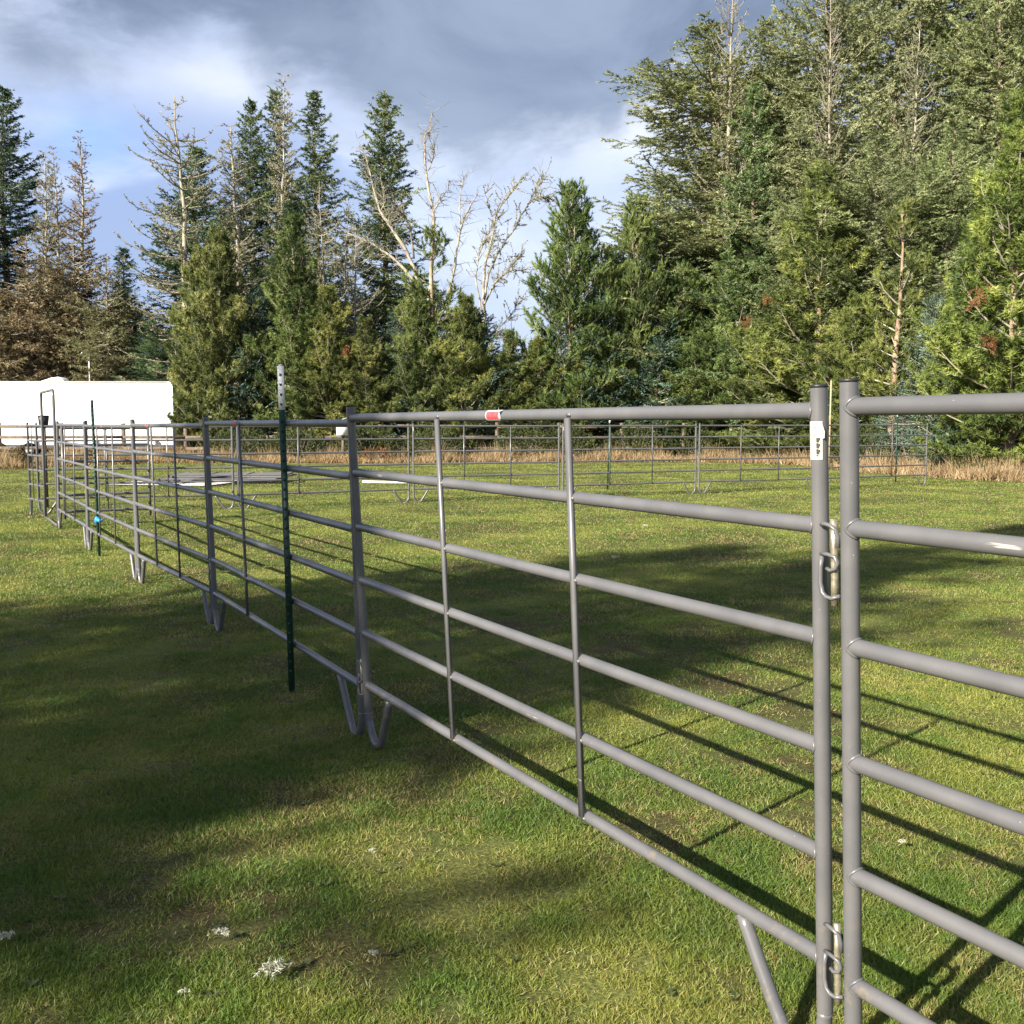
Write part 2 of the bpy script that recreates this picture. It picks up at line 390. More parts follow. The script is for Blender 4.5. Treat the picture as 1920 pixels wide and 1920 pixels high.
build_grass()


def build_dry_grass():
    rng = np.random.default_rng(5); b = MB()
    N = 46000
    px = rng.random(N) * 2500 - 280
    ey = np.interp(px, EDGE_X, EDGE_Y)
    P = []; 
    depth = rng.random(N) ** 1.6 * 5.5
    # base line in the world along the lawn edge
    lx = np.linspace(-300, 2300, 200); L = np.array([list(ground(x, np.interp(x, EDGE_X, EDGE_Y))) for x in lx])
    bx = np.interp(px, lx, L[:, 0]); by = np.interp(px, lx, L[:, 1])
    f = 1 + depth / by; X = bx * f + rng.normal(size=N) * 0.15; Y = by * f + rng.normal(size=N) * 0.12
    cl = 0.5 + 0.5 * np.sin(X * 2.1 + 1.3 * np.sin(Y * 1.7)) * np.sin(Y * 1.3 + X * 0.7)
    keep = rng.random(N) < 0.35 + 0.65 * cl; X, Y, cl, depth = X[keep], Y[keep], cl[keep], depth[keep]; n = len(X)
    h = (0.16 + 0.56 * cl * np.clip(0.3 + depth, 0, 1)) * (0.6 + 0.7 * rng.random(n))
    az_ = rng.random(n) * 6.283; le = R(8) + R(48) * rng.random(n) ** 1.5
    D = np.stack([np.cos(az_) * np.sin(le), np.sin(az_) * np.sin(le), np.cos(le)], 1)
    P0 = np.stack([X, Y, gz(X, Y)], 1)
    b.needles(P0, P0 + D * 0.01, 2, 1.0, 0.028, R(10), rng, tint=rng.random(n) * 0.6 + 0.3)
    V = b.v[0].reshape(-1, 3, 3); hh = np.repeat(h, 2)
    V[:, 2] = V[:, 0] + (V[:, 2] - V[:, 0]) * hh[:, None]; b.v[0] = V.reshape(-1, 3)
    o = b.build('dry_grass', M['dry']); tag(o, 'straw coloured tall dead grass along the edge of the trees', 'dry grass', kind='stuff')
build_dry_grass()


def build_weeds():
    rng = np.random.default_rng(17); n = 260
    Z = 2.0 * (14 / 2.0) ** rng.random(n); X = (rng.random(n) - 0.5) * 1.1 * Z; P0 = []; D = []; W_ = []
    for x, y in zip(X, Z):
        k = rng.integers(5, 10); s = rng.uniform(0.010, 0.026)
        for q in range(k):
            a = 6.28 * q / k + rng.normal() * 0.3; d = np.array([math.cos(a), math.sin(a), rng.uniform(0.15, 0.7)]); P0.append([x, y, float(gz(x, y)) + 0.006]); D.append(d / np.linalg.norm(d) * s * rng.uniform(0.7, 1.3)); W_.append(s * 0.28)
    P0 = np.array(P0); D = np.array(D); W_ = np.array(W_)[:, None]; sd = unit(np.cross(D, [0, 0, 1.0])) * W_
    V = np.stack([P0, P0 + D * 0.55 + sd, P0 + D, P0 + D * 0.55 - sd], 1).reshape(-1, 3); a = np.arange(len(P0)) * 4
    b = MB(); b.add(V, np.stack([a, a + 1, a + 2, a + 3], 1), tint=(0.3 + 0.5 * rng.random(len(P0))).astype(np.float32))
    o = b.build('lawn_weeds', M['shrub']); tag(o, 'small broad leaved weeds scattered through the lawn', 'weeds', kind='stuff')
build_weeds()

# ------------------------------------------------------------------ corral panels
PL = 3.00      # panel length post centre to post centre
BR = 0.25      # bottom rail height
SPAN = 1.25
TR_ = 0.0192   # tube radius
def leg_path(s):
    pts = [(0, 0.120), (0.004, 0.080), (0.018, 0.040), (0.040, 0.008), (0.068, -0.014), (0.095, -0.0215), (0.122, -0.014), (0.145, 0.006), (0.167, 0.038), (0.225, 0.130), (0.290, BR - 0.012)]
    return [(s * x if s > 0 else PL - x, 0, z) for x, z in pts]
def make_panel(rails=6, length=PL, stays=2, legs=True, top=True):
    t = empty('corral_panel')
    L = length
    for k, x in enumerate((0.0, L)):
        z0 = 0.12 if legs else 0.06
        o = MB().tube([(x, 0, z0), (x, 0, 0.5), (x, 0, 1.0), (x, 0, BR + SPAN + 0.052)], TR_, 18, caps=False).build('post', M['paint'], t, True)
        c = MB().tube([(x, 0, BR + SPAN + 0.050), (x, 0, BR + SPAN + 0.057)], [TR_ * 1.04, TR_ * 1.0], 18).build('cap', M['cap'], o)
    step = SPAN / (rails - 1)
    for i in range(rails):
        z = BR + i * step
        b = MB().tube([(x, 0, z) for x in np.linspace(TR_ * 0.2, L - TR_ * 0.2, 9)], TR_ * 0.97, 18, caps=False)
        for x, sg in ((0, 1), (L, -1)):       # weld bead where the rail is coped to the post
            a = np.arange(20) * 2 * math.pi / 20
            ring = [(x + sg * (math.sqrt(max(TR_ ** 2 - (0.97 * TR_ * math.cos(q)) ** 2, 0)) + 0.0015), TR_ * 0.99 * math.cos(q), z + TR_ * 0.99 * math.sin(q)) for q in a]
            b.tube(ring, 0.0036, 6, closed=True)
        o = b.build('rail', M['paint'], t, True)
    for k in range(stays):
        x = L * (0.335 + 0.32 * k) if stays == 2 else L * 0.5
        b = MB()
        b.box((x, -0.0185, BR + SPAN / 2 - 0.004), (0.021, 0.014, SPAN - 0.012))
        for i in range(rails):               # little welded saddle where the stay crosses a rail
            b.box((x + 0.008, -0.0135, BR + i * step), (0.022, 0.018, 0.009))
        b.build('stay', M['paint'], t)
    if legs:
        for s in (1, -1):
            p = leg_path(s); n = len(p); P = []; rr = []
            for i in range(n - 1):            # finer, with crimp wrinkles round the bend
                for q in range(4):
                    f = q / 4; P.append([p[i][j] * (1 - f) + p[i + 1][j] * f for j in range(3)]); rr.append(TR_ * (0.93 + (0.05 * ((i * 4 + q) % 3 == 0) if i < 8 else 0.02)))
            P.append(p[-1]); rr.append(TR_ * 0.95)
            MB().tube(P, rr, 16, caps=True).build('leg', M['paint'], t, True)
    return t
def connectors(t, x, sgn, high=1.10, low=0.42):
    """pin connector beside the post at x: two loops, keeper and a drop pin"""
    for z in (high, low):
        g = x + sgn * 0.055
        h = MB()
        y = -0.012
        h.tube([(x + sgn * 0.020, y - 0.004, z + 0.088), (x + sgn * 0.036, y - 0.010, z + 0.093), (g + sgn * 0.000, y - 0.012, z + 0.090), (g + sgn * 0.010, y - 0.008, z + 0.080), (g + sgn * 0.013, y - 0.004, z + 0.060), (g + sgn * 0.013, y - 0.003, z + 0.034)], 0.0052, 8)
        h.tube([(x + sgn * 0.020, y - 0.006, z + 0.014), (g - sgn * 0.008, y - 0.012, z + 0.016), (g + sgn * 0.012, y - 0.012, z + 0.012), (g + sgn * 0.016, y - 0.008, z - 0.004), (g + sgn * 0.013, y - 0.012, z - 0.018), (g, y - 0.014, z - 0.024), (g - sgn * 0.012, y - 0.012, z - 0.020)], 0.0050, 8)
        h.tube([(x + sgn * 0.021, y - 0.004, z + 0.012), (x + sgn * 0.020, y - 0.008, z - 0.02), (x + sgn * 0.021, y - 0.010, z - 0.060), (x + sgn * 0.028, y - 0.012, z - 0.084), (x + sgn * 0.040, y - 0.012, z - 0.094), (g, y - 0.010, z - 0.096), (g + sgn * 0.018, y - 0.004, z - 0.088)], 0.0054, 8)
        for a_ in h.v: a_[:, 2] = z + (a_[:, 2] - z) * 0.85
        ho = h.build('connector_loop', M['paint'], t, True)
        MB().tube([(g, y - 0.002, z + 0.090), (g, y - 0.002, z + 0.02), (g + sgn * 0.001, y - 0.002, z - 0.05), (g + sgn * 0.001, y - 0.002, z - 0.098)], [0.0078, 0.0078, 0.0084, 0.0084], 10).build('drop_pin', M['galv'], ho, True)
def wrap(r, z0, z1, a0, a1, axis='z', x0=0.0, n=8):
    """curved sheet label hugging a tube"""
    V = []
    for i in range(n + 1):
        a = a0 + (a1 - a0) * i / n
        for z in (z0, z1):
            V.append((x0 + r * math.cos(a), r * math.sin(a), z) if axis == 'z' else (z, r * math.cos(a), x0 + r * math.sin(a)))
    b = MB(); b.add(V, [[2 * i, 2 * i + 2, 2 * i + 3, 2 * i + 1] for i in range(n)]); return b
def rail_sticker(t, x):
    s = wrap(TR_ + 0.0012, x, x + 0.115, R(112), R(250), 'x', BR + SPAN).build('rail_sticker', M['label_white'], t, True)
    wrap(TR_ + 0.0020, x + 0.010, x + 0.098, R(140), R(212), 'x', BR + SPAN).build('red_panel', M['label_red'], s, True)
    # torn lifted corner
    b = MB(); y = -TR_; z = BR + SPAN
    b.add([(x + 0.100, y - 0.001, z + 0.016), (x + 0.126, y - 0.012, z + 0.030), (x + 0.118, y - 0.006, z + 0.004)], None, [[0, 1, 2]])
    b.add([(x + 0.104, y + 0.003, z - 0.012), (x + 0.124, y - 0.005, z - 0.030), (x + 0.116, y - 0.004, z - 0.006)], None, [[0, 1, 2]])
    b.build('torn_corner', M['label_white'], s)
def post_sticker(t, x, z0=1.395, z1=1.478, big=True):
    s = wrap(TR_ + 0.0012, z0, z1, R(232), R(335), 'z', x).build('post_sticker', M['label_white'], t, True)
    if big:
        r = TR_ + 0.0020
        b = MB(); rng = np.random.default_rng(2)
        zz = z0 + 0.008
        for k in range(9):
            a = R(296); hh = 0.0028 + 0.0012 * (k % 3)
            w = wrap(r, zz, zz + hh, a, a + R(12 + 5 * ((k * 7) % 3)), 'z', x, 2); b.add(w.v[0], w.q[0]); zz += 0.0043
        for k in range(5):
            w = wrap(r, z0 + 0.050 + k * 0.005, z0 + 0.0508 + k * 0.005, R(275), R(298), 'z', x, 3); b.add(w.v[0], w.q[0])
        b.build('print', M['ink'], s)
        b = MB(); a = R(332)
        ex = x + (TR_ + .001) * math.cos(a); ey = (TR_ + .001) * math.sin(a)
        b.add([(ex, ey, z1 - 0.004), (ex, ey, z1 - 0.038), (ex + 0.008, ey - 0.001, z1 - 0.036), (ex + 0.010, ey - 0.002, z1 - 0.022)], [[0, 1, 2, 3]])
        b.build('peeling_edge', M['label_white'], s)
def place_panel(t, A, B, z0, lean, label, length=PL):
    """A, B: (x, y) of left and right posts; z0 height of bottom rail; lean: sideways tilt"""
    A = Vector((A[0], A[1], 0)); B = Vector((B[0], B[1], 0)); d = B - A; L = d.length; ux = d / L
    nrm = Vector((ux.y, -ux.x, 0))         # towards the viewer side (-y local)
    up = (Vector((0, 0, 1)) * math.sqrt(1 - lean * lean) + nrm * lean).normalized()
    uy = up.cross(ux)
    m = Matrix((ux * (L / length), uy, up)).transposed().to_4x4()
    m.translation = A + Vector((0, 0, z0)) - up * BR
    t.matrix_world = m; t['label'] = label; return t

proto = make_panel()
tag(proto, 'x', 'fence panel', 'grey tube corral panels standing round the pen')
first = [True]
def panel(A, B, z0, lean, label, sticker=1.05, post_lab=None, conn=None, src=None):
    if first[0] and src is None: t = proto; first[0] = False
    else: t = copy_tree(src or proto)
    for ch in list(t.children):
        pass
    return place_panel(t, A, B, z0, lean, label)
# the copies are taken before stickers are put on, so build the plain list first
specs = [
 # near row, from the right of the picture towards the far left end of the pen
 ((0.742, 2.132), (2.205, -0.47), 0.267, 0.049, 'nearest grey corral panel, running out of the right edge of the photo', 'a'),
 ((-0.681, 4.722), (0.717, 2.253), 0.260, 0.049, 'grey corral panel with the white label on its top right post', 'b'),
 ((-2.201, 7.495), (-0.722, 4.812), 0.235, 0.024, 'shaded grey corral panel just behind the tall green post', 'c'),
 ((-3.60, 9.80), (-2.262, 7.640), 0.218, 0.016, 'sunlit grey corral panel just left of the dark shaded double post', 'd'),
 ((-5.20, 12.50), (-3.66, 9.92), 0.206, 0.0, 'grey corral panel beside the thin green post with the blue tie', 'e'),
 ((-6.748, 15.191), (-5.25, 12.60), 0.215, -0.02, 'grey corral panel joined to the tall bow gate frame', 'f'),
 # far side of the pen, left to right
 ((-8.30, 17.60), (-7.70, 16.85), 0.20, 0.0, 'short end panel at the far left, left of the tall bow gate frame', 'g'),
 ((-8.22, 17.75), (-5.10, 18.70), 0.19, 0.0, 'far corral panel in front of the white trailer end, left of the stacked panels', 'h'),
 ((-5.02, 18.76), (-2.05, 20.33), 0.185, 0.0, 'far corral panel right in front of the flat stacked panels', 'i'),
 ((-1.96, 20.38), (0.98, 21.42), 0.188, 0.0, 'far corral panel to the right of the flat stacked panels', 'j'),
 ((1.07, 21.46), (4.10, 22.88), 0.19, 0.0, 'far corral panel in the middle of the photo carrying a white tipped post', 'k'),
 ((4.19, 22.92), (7.20, 24.15), 0.195, 0.0, 'far corral panel just left of the near double posts', 'l'),
 ((7.28, 24.20), (10.45, 25.85), 0.20, 0.0, 'farthest right corral panel, ending at the dry grass', 'm'),
]
panels = {}
for A, B, z0, ln, lab, key in specs:
    panels[key] = panel(A, B, z0, ln, lab)
for key, x in (('b', 1.415), ('c', 0.84), ('d', 0.76), ('e', 1.26), ('f', 1.33)): rail_sticker(panels[key], x)
post_sticker(panels['b'], PL); post_sticker(panels['c'], PL, 1.37, 1.47, False); post_sticker(panels['d'], 0, 1.40, 1.47, False)
post_sticker(panels['j'], 0, 1.40, 1.48, False); post_sticker(panels['k'], 0, 1.40, 1.48, False)
connectors(panels['b'], PL, 1, 1.18, 0.27); connectors(panels['c'], PL, 1, 1.18, 0.30); connectors(panels['d'], PL, 1)

# bow gate: tall frame and the gate leaf swung into the pen
def bow_gate():
    P0 = Vector((-7.66, 16.75, 0)); P1 = Vector((-6.80, 15.27, 0)); g = float(gz(0, 16))
    t = empty('bow_gate_frame', P1); d = P0 - P1; h = 2.06; r = 0.10
    pts = [(0, 0, 0.02), (0, 0, 1.0), (0, 0, h - r)]
    for a in range(1, 6): q = R(90 * a / 5); pts.append((d.x / d.length * r * (1 - math.cos(q)), d.y / d.length * r * (1 - math.cos(q)), h - r + r * math.sin(q)))
    e = d * (1 - r / d.length)
    for a in range(0, 6): q = R(90 * (1 - a / 5)); f = r * math.cos(q); pts.append((e.x + d.x / d.length * f, e.y + d.y / d.length * f, h - r + r * math.sin(q)))
    pts += [(d.x, d.y, 1.0), (d.x, d.y, 0.02)]
    MB().tube(pts, 0.021, 12).build('bow', M['paint'], t, True)
    MB().tube([(0, 0, 0.03), (d.x * .5, d.y * .5, 0.035), (d.x, d.y, 0.03)], 0.018, 10).build('threshold_bar', M['paint'], t, True)
    t.location.z = g
    tag(t, 'tall narrow arched grey frame of the walk through gate at the far left', 'gate frame')
    # leaf
    L = empty('gate_leaf', P1 + Vector((0.09, 0.04, g))); E = Vector((-5.76, 15.95, 0)) - P1; n = E.length; u = E / n
    def at(s, z): return (u.x * s, u.y * s, z)
    for s in (0.0, n): MB().tube([at(s, 0.13), at(s, 1.545)], 0.021, 12).build('post', M['paint'], L, True)
    for i in range(6): MB().tube([at(0.01, 0.22 + 0.25 * i + 0.02), at(n - 0.01, 0.22 + 0.25 * i + 0.02)], 0.020, 12, caps=False).build('rail', M['paint'], L, True)
    MB().tube([at(n * .5, 0.24), at(n * .5, 1.49)], 0.012, 8).build('stay', M['paint'], L, True)
    tag(L, 'open grey gate leaf swung into the pen beside the arched frame', 'gate')
bow_gate()

# panels lying flat behind the far row
def stack():
    g0 = float(gz(0, 26))
    c = ground(452, 899)
    for k in range(6):
        o = copy_tree(proto)
        for ch in list(o.children):           # stacked copies without the stickers of the first
            if ch.name.split('.')[0] in ('rail_sticker', 'post_sticker', 'connector_loop'):
                for gch in list(ch.children): bpy.data.objects.remove(gch)
                bpy.data.objects.remove(ch)
        a = R((4, -6, 2, -3, 5, -12)[k]); dx = (-0.2, 0.12, -0.05, 0.3, 0.05, -0.75)[k]; dy = (0, .15, -.1, .1, .05, -1.1)[k]
        z = g0 + 0.045 + 0.046 * k if k < 5 else g0 + 0.045
        mt = Matrix.Rotation(a, 4, 'Z') @ Matrix.Translation((-PL / 2, -0.8, 0)) @ Matrix.Rotation(R(-90), 4, 'X') @ Matrix.Scale(-1, 4, (0, 0, 1)) 
        o.matrix_world = Matrix.Translation((c.x + dx, c.y + dy, z)) @ mt
        tag(o, ('bottom panel of the flat stack lying on the grass behind the far fence', 'second panel from the ground in the flat stack behind the far fence', 'third panel from the ground in the flat stack behind the far fence', 'fourth panel from the ground in the flat stack behind the far fence', 'topmost panel of the flat stack lying behind the far fence', 'single grey panel lying on the grass in front of the flat stack')[k], 'fence panel', 'corral panels lying flat on the grass')
stack()

# ------------------------------------------------------------------ green T-posts
def t_post(px, py, ytop, label, white=0.24, loop=False, tilt=0.0):
    p = ground(px, py); h = (pix(px, ytop, p.y).z - p.z)
    t = empty('steel_stake_post', p); tag(t, label, 'metal post', 'green steel posts with white tips')
    w = 0.035 if white else 0.022
    b = MB(); hg = h - white
    b.box((0, -0.004, hg / 2 - 0.05), (w, 0.006, hg + 0.10)); b.box((0, 0.0165, hg / 2 - 0.05), (0.006, 0.034, hg + 0.10))
    z = 0.12
    while z < hg - 0.05: b.box((0, -0.0105, z), (0.012, 0.0068, 0.014)); z += 0.054
    b.build('shaft', M['tgreen'], t)
    if white:
        b = MB(); b.box((0, -0.004, h - white / 2), (w, 0.0062, white)); b.box((0, 0.0166, h - white / 2), (0.0062, 0.034, white)); b.box((0, -0.004, h + 0.004), (w * 0.6, 0.006, 0.008))
        wt = b.build('white_tip', M['twhite'], t)
        b = MB(); z = h - white + 0.03
        while z < h - 0.01: b.box((0, -0.0100, z), (0.010, 0.0056, 0.012)); z += 0.054
        b.build('stud', M['tgreen'], wt)
    t.rotation_euler = (0, tilt, R(-8)); return t
t_post(548, 1297, 686, 'tall green stake post with a white tip, standing in front of the near fence', tilt=R(-1.0))
tp = t_post(186, 1043, 750, 'thin dark green stake post with a blue tie, left of the near fence', white=0.0, tilt=R(-0.9))
b = MB(); b.tube([(0.0, -0.012, 0.40), (0.012, -0.02, 0.46)], [0.032, 0.022], 10); b.tube([(0.01, -0.015, 0.43), (0.05, -0.025, 0.415), (0.085, -0.02, 0.43)], [0.028, 0.022, 0.006], 8)
o = b.build('tie', M['blue'], tp, True); o['label'] = 'bright blue plastic tie'
t_post(1679, 904, 770, 'far green stake post with white tip, in the panel at the right', white=0.16, tilt=R(0.0))
t_post(1139, 917, 787, 'far leaning green stake post with white tip in the middle of the far fence', white=0.07, tilt=R(1.5))
t_post(1746, 893, 806, 'short green stake post standing at the right end of the far fence', white=0.0)
p = ground(1554, 882); st = empty('wooden_stake', p); tag(st, 'slim pale wooden stake standing behind the near double posts', 'stake')
hh = pix(1554, 714, p.y).z - p.z
MB().box((0, 0, hh / 2), (0.045, 0.04, hh)).build('stick', M['stake'], st); MB().tube([(0, 0, hh - 0.002), (0, 0, hh + 0.05)], [0.022, 0.004], 4).build('point', M['stake'], st)

# ------------------------------------------------------------------ white trailer
def trailer():
    Y = 46.0; a = pix(323, 715, Y); hT = a.z; L = 13.5; x1 = a.x; g = float(gz(0, 40))
    t = empty('box_trailer', (x1, Y, g)); hT -= g
    zb = 0.46; W_ = 2.5; r = 0.22
    b = MB(); prof = []
    # side profile (x, z) with rounded top corners, extruded in depth
    for k in range(7): q = R(90 * k / 6); prof.append((-r + r * math.sin(q), hT - r + r * math.cos(q)))
    prof += [(0, zb), (-L, zb)]
    for k in range(7): q = R(90 * k / 6); prof.append((-L + r - r * math.cos(q), hT - r + r * math.sin(q)))
    n = len(prof); V = [(x, 0, z) for x, z in prof] + [(x, W_, z) for x, z in prof]
    me = bpy.data.meshes.new('body'); me.from_pydata(V, [], [list(range(n)), list(range(2 * n - 1, n - 1, -1))] + [[i, (i + 1) % n + 0, n + (i + 1) % n, n + i][::-1] for i in range(n)]); me.materials.append(M['trailer'])
    o = bpy.data.objects.new('body', me); COL.objects.link(o); o.parent = t
    b = MB()
    for x in np.arange(-L + 1.2, -0.5, 2.44): b.box((x, -0.003, (zb + hT) / 2), (0.006, 0.004, hT - zb - 0.3))
    b.build('panel_seams', M['alu'], t)
    MB().box((-L / 2, -0.012, hT - 0.03), (L - 0.5, 0.02, 0.035)).build('roof_trim', M['alu'], t)
    MB().box((-L / 2, -0.014, zb + 0.05), (L - 0.02, 0.024, 0.10)).build('skirt_trim', M['alu'], t)
    # roof vent cover
    vx = pix(102, 711, Y + 1).x - x1
    v = MB(); ns = 10; hv = 0.24; 
    pr = [(-0.55, 0.0), (-0.45, 0.06), (0.0, 0.20), (0.30, 0.24), (0.50, 0.16), (0.56, 0.0)]; n2 = len(pr)
    me = bpy.data.meshes.new('roof_vent'); me.from_pydata([(vx + x, 0.7, hT - 0.01 + z) for x, z in pr] + [(vx + x, 1.3, hT - 0.01 + z) for x, z in pr], [], [list(range(n2)), list(range(2 * n2 - 1, n2 - 1, -1))] + [[i, (i + 1) % n2, n2 + (i + 1) % n2, n2 + i][::-1] for i in range(n2)]); me.materials.append(M['trailer'])
    o = bpy.data.objects.new('roof_vent', me); COL.objects.link(o); o.parent = t
    for x in (-L * 0.48, -L * 0.58):
        for y in (0.10, W_ - 0.10):
            w = MB().tube([(x, y - 0.11, 0.37), (x, y + 0.11, 0.37)], 0.37, 24).build('wheel', M['rubber'], t)
            MB().tube([(x, y - 0.12, 0.37), (x, y + 0.12, 0.37)], 0.19, 20).build('rim', M['alu'], w)
    MB().tube([(-0.1, W_ / 2, 0.6), (1.2, W_ / 2, 0.55)], 0.06, 8).build('hitch', M['rubber'], t)
    tag(t, 'long white box trailer with rounded top corners parked at the far left', 'trailer')
trailer()

# ------------------------------------------------------------------ old wooden rail fence along the trees
def wood_fence():
    rng = random.Random(4); Y = 44.8; t = empty('wooden_rail_fence', (0, Y, 0)); g = -0.08
    x0 = pix(-260, 800, Y).x; x = x0; pp = []
    while x < 9: pp.append(x); x += 2.72
    off = pix(230, 800, Y).x
    k0 = min(range(len(pp)), key=lambda i: abs(pp[i] - off)); sh = off - pp[k0]; pp = [q + sh for q in pp]
    for q in pp: MB().box((q, 0.07, (1.58 + g) / 2 + rng.uniform(-.04, .04)), (0.15, 0.13, 1.6)).build('fence_post', M['wood'], t)
    for a, b_ in zip(pp[:-1], pp[1:]):
        for z in (1.46, 0.98, 0.50):
            z += rng.uniform(-0.02, 0.02)
            MB().box(((a + b_) / 2, -0.02, z + g), (b_ - a - 0.01, 0.04, 0.135)).build('fence_rail', M['wood'], t)
    tag(t, 'weathered brown wooden rail fence in front of the trailer and trees', 'wooden fence')
    # dark bucket on a post behind the bow gate
    q = pix(82, 800, 19.0); pb = empty('corner_post', (q.x, 19.0, float(gz(0, 19)))); hp = pix(82, 792, 19.0).z
    MB().tube([(0, 0, 0), (0, 0, hp)], 0.035, 10).build('round_post', M['wood'], pb, True)
    tag(pb, 'pale round post behind the arched gate frame', 'post')
    bk = empty('feed_bucket', (q.x, 19.0, float(gz(0, 19)) + hp)); MB().tube([(0, 0, 0.0), (0, 0, 0.10), (0, 0, 0.20)], [0.075, 0.09, 0.10], 14).build('pail', M['cap'], bk, True)
    MB().tube([(0, 0, 0.195), (0, 0, 0.21)], 0.108, 14).build('rim', M['cap'], bk, True)
    tag(bk, 'dark bucket on top of the pale post behind the arched gate frame', 'bucket')
    # white box on a post among the pine trunks
    q = pix(641, 816, 41.2); bx = empty('white_box', (q.x, 41.2, q.z)); w = 0.44; h = pix(641, 791, 41.2).z - q.z
    MB().box((0, 0.2, h / 2), (w, 0.4, h)).build('body', M['trailer'], bx)
    b = MB(); b.box((0.02, 0.2, h + 0.10), (w * 0.9, 0.5, 0.02), rot=Matrix.Rotation(R(-18), 3, 'Y')); b.build('lid', M['trailer'], bx)
    MB().box((0, 0.25, -q.z / 2 - 0.01), (0.1, 0.1, q.z + 0.0)).build('stand', M['wood'], bx)
    tag(bx, 'small white box with raised lid on a stand at the foot of the pines', 'box')
    q = pix(612, 828, 44.3); tb = empty('blue_tarp', (q.x, 44.3, q.z))
    b = MB(); b.tube([(-0.27, -0.06, 0.02), (-0.1, -0.07, 0.07), (0.1, -0.07, 0.05), (0.28, -0.06, 0)], [0.05, 0.10, 0.09, 0.04], 8); b.tube([(-0.12, -0.06, 0.05), (-0.10, -0.07, -0.15), (-0.13, -0.06, -0.27)], [0.09, 0.08, 0.03], 8); b.build('fold', M['blue'], tb, True)
    tag(tb, 'small blue tarp bundle slung over the wooden fence below the pines', 'tarp')
    a = ground(680, 906); c = ground(764, 908); wp = empty('white_pole', a)
    MB().tube([(0, 0, 0.04), (c.x - a.x, c.y - a.y, 0.04)], 0.03, 10).build('pole', M['trailer'], wp, True); tag(wp, 'white pole lying on the grass behind the far fence', 'pole')
    # slender lamp pole behind the trailer
    q = pix(165, 705, 49.5); lp = empty('lamp_pole', (q.x, 49.5, 0)); hz_ = pix(165, 655, 49.5).z
    MB().tube([(0.08, 0, 0), (0.08, 0, hz_ - 0.15), (0.05, 0, hz_ - 0.02), (-0.10, 0, hz_), (-0.2, 0, hz_ - 0.12)], 0.035, 8).build('pole', M['twhite'], lp, True)
    MB().tube([(-0.2, 0, hz_ - 0.10), (-0.2, 0, hz_ - 0.22)], [0.04, 0.12], 10).build('lamp_head', M['twhite'], lp, True)
    tag(lp, 'slender hooked pole rising behind the white trailer roof', 'pole')
wood_fence()

# ------------------------------------------------------------------ trees
def arc(p, az, el0, el1, L, n, rng, wig=0.05):
    """polyline leaving p, elevation going from el0 to el1 along its length"""
    P = [np.array(p, float)]; a = az
    for i in range(n):
        e = el0 + (el1 - el0) * (i / max(1, n - 1)) ** 1.4 + rng.normal() * wig; a += rng.normal() * wig
        P.append(P[-1] + L / n * np.array([math.cos(a) * math.cos(e), math.sin(a) * math.cos(e), math.sin(e)]))
    return np.array(P)
def trunk_line(h, rng, wob=0.04, n=14):
    z = np.linspace(0, h, n); w = np.cumsum(rng.normal(size=(n, 2)) * wob * h / n, 0); w -= np.linspace(0, 1, n)[:, None] * 0 ; w[0] = 0
    return np.column_stack([w * (z / h)[:, None], z])
def on_trunk(T, z): return np.array([np.interp(z, T[:, 2], T[:, 0]), np.interp(z, T[:, 2], T[:, 1]), z])


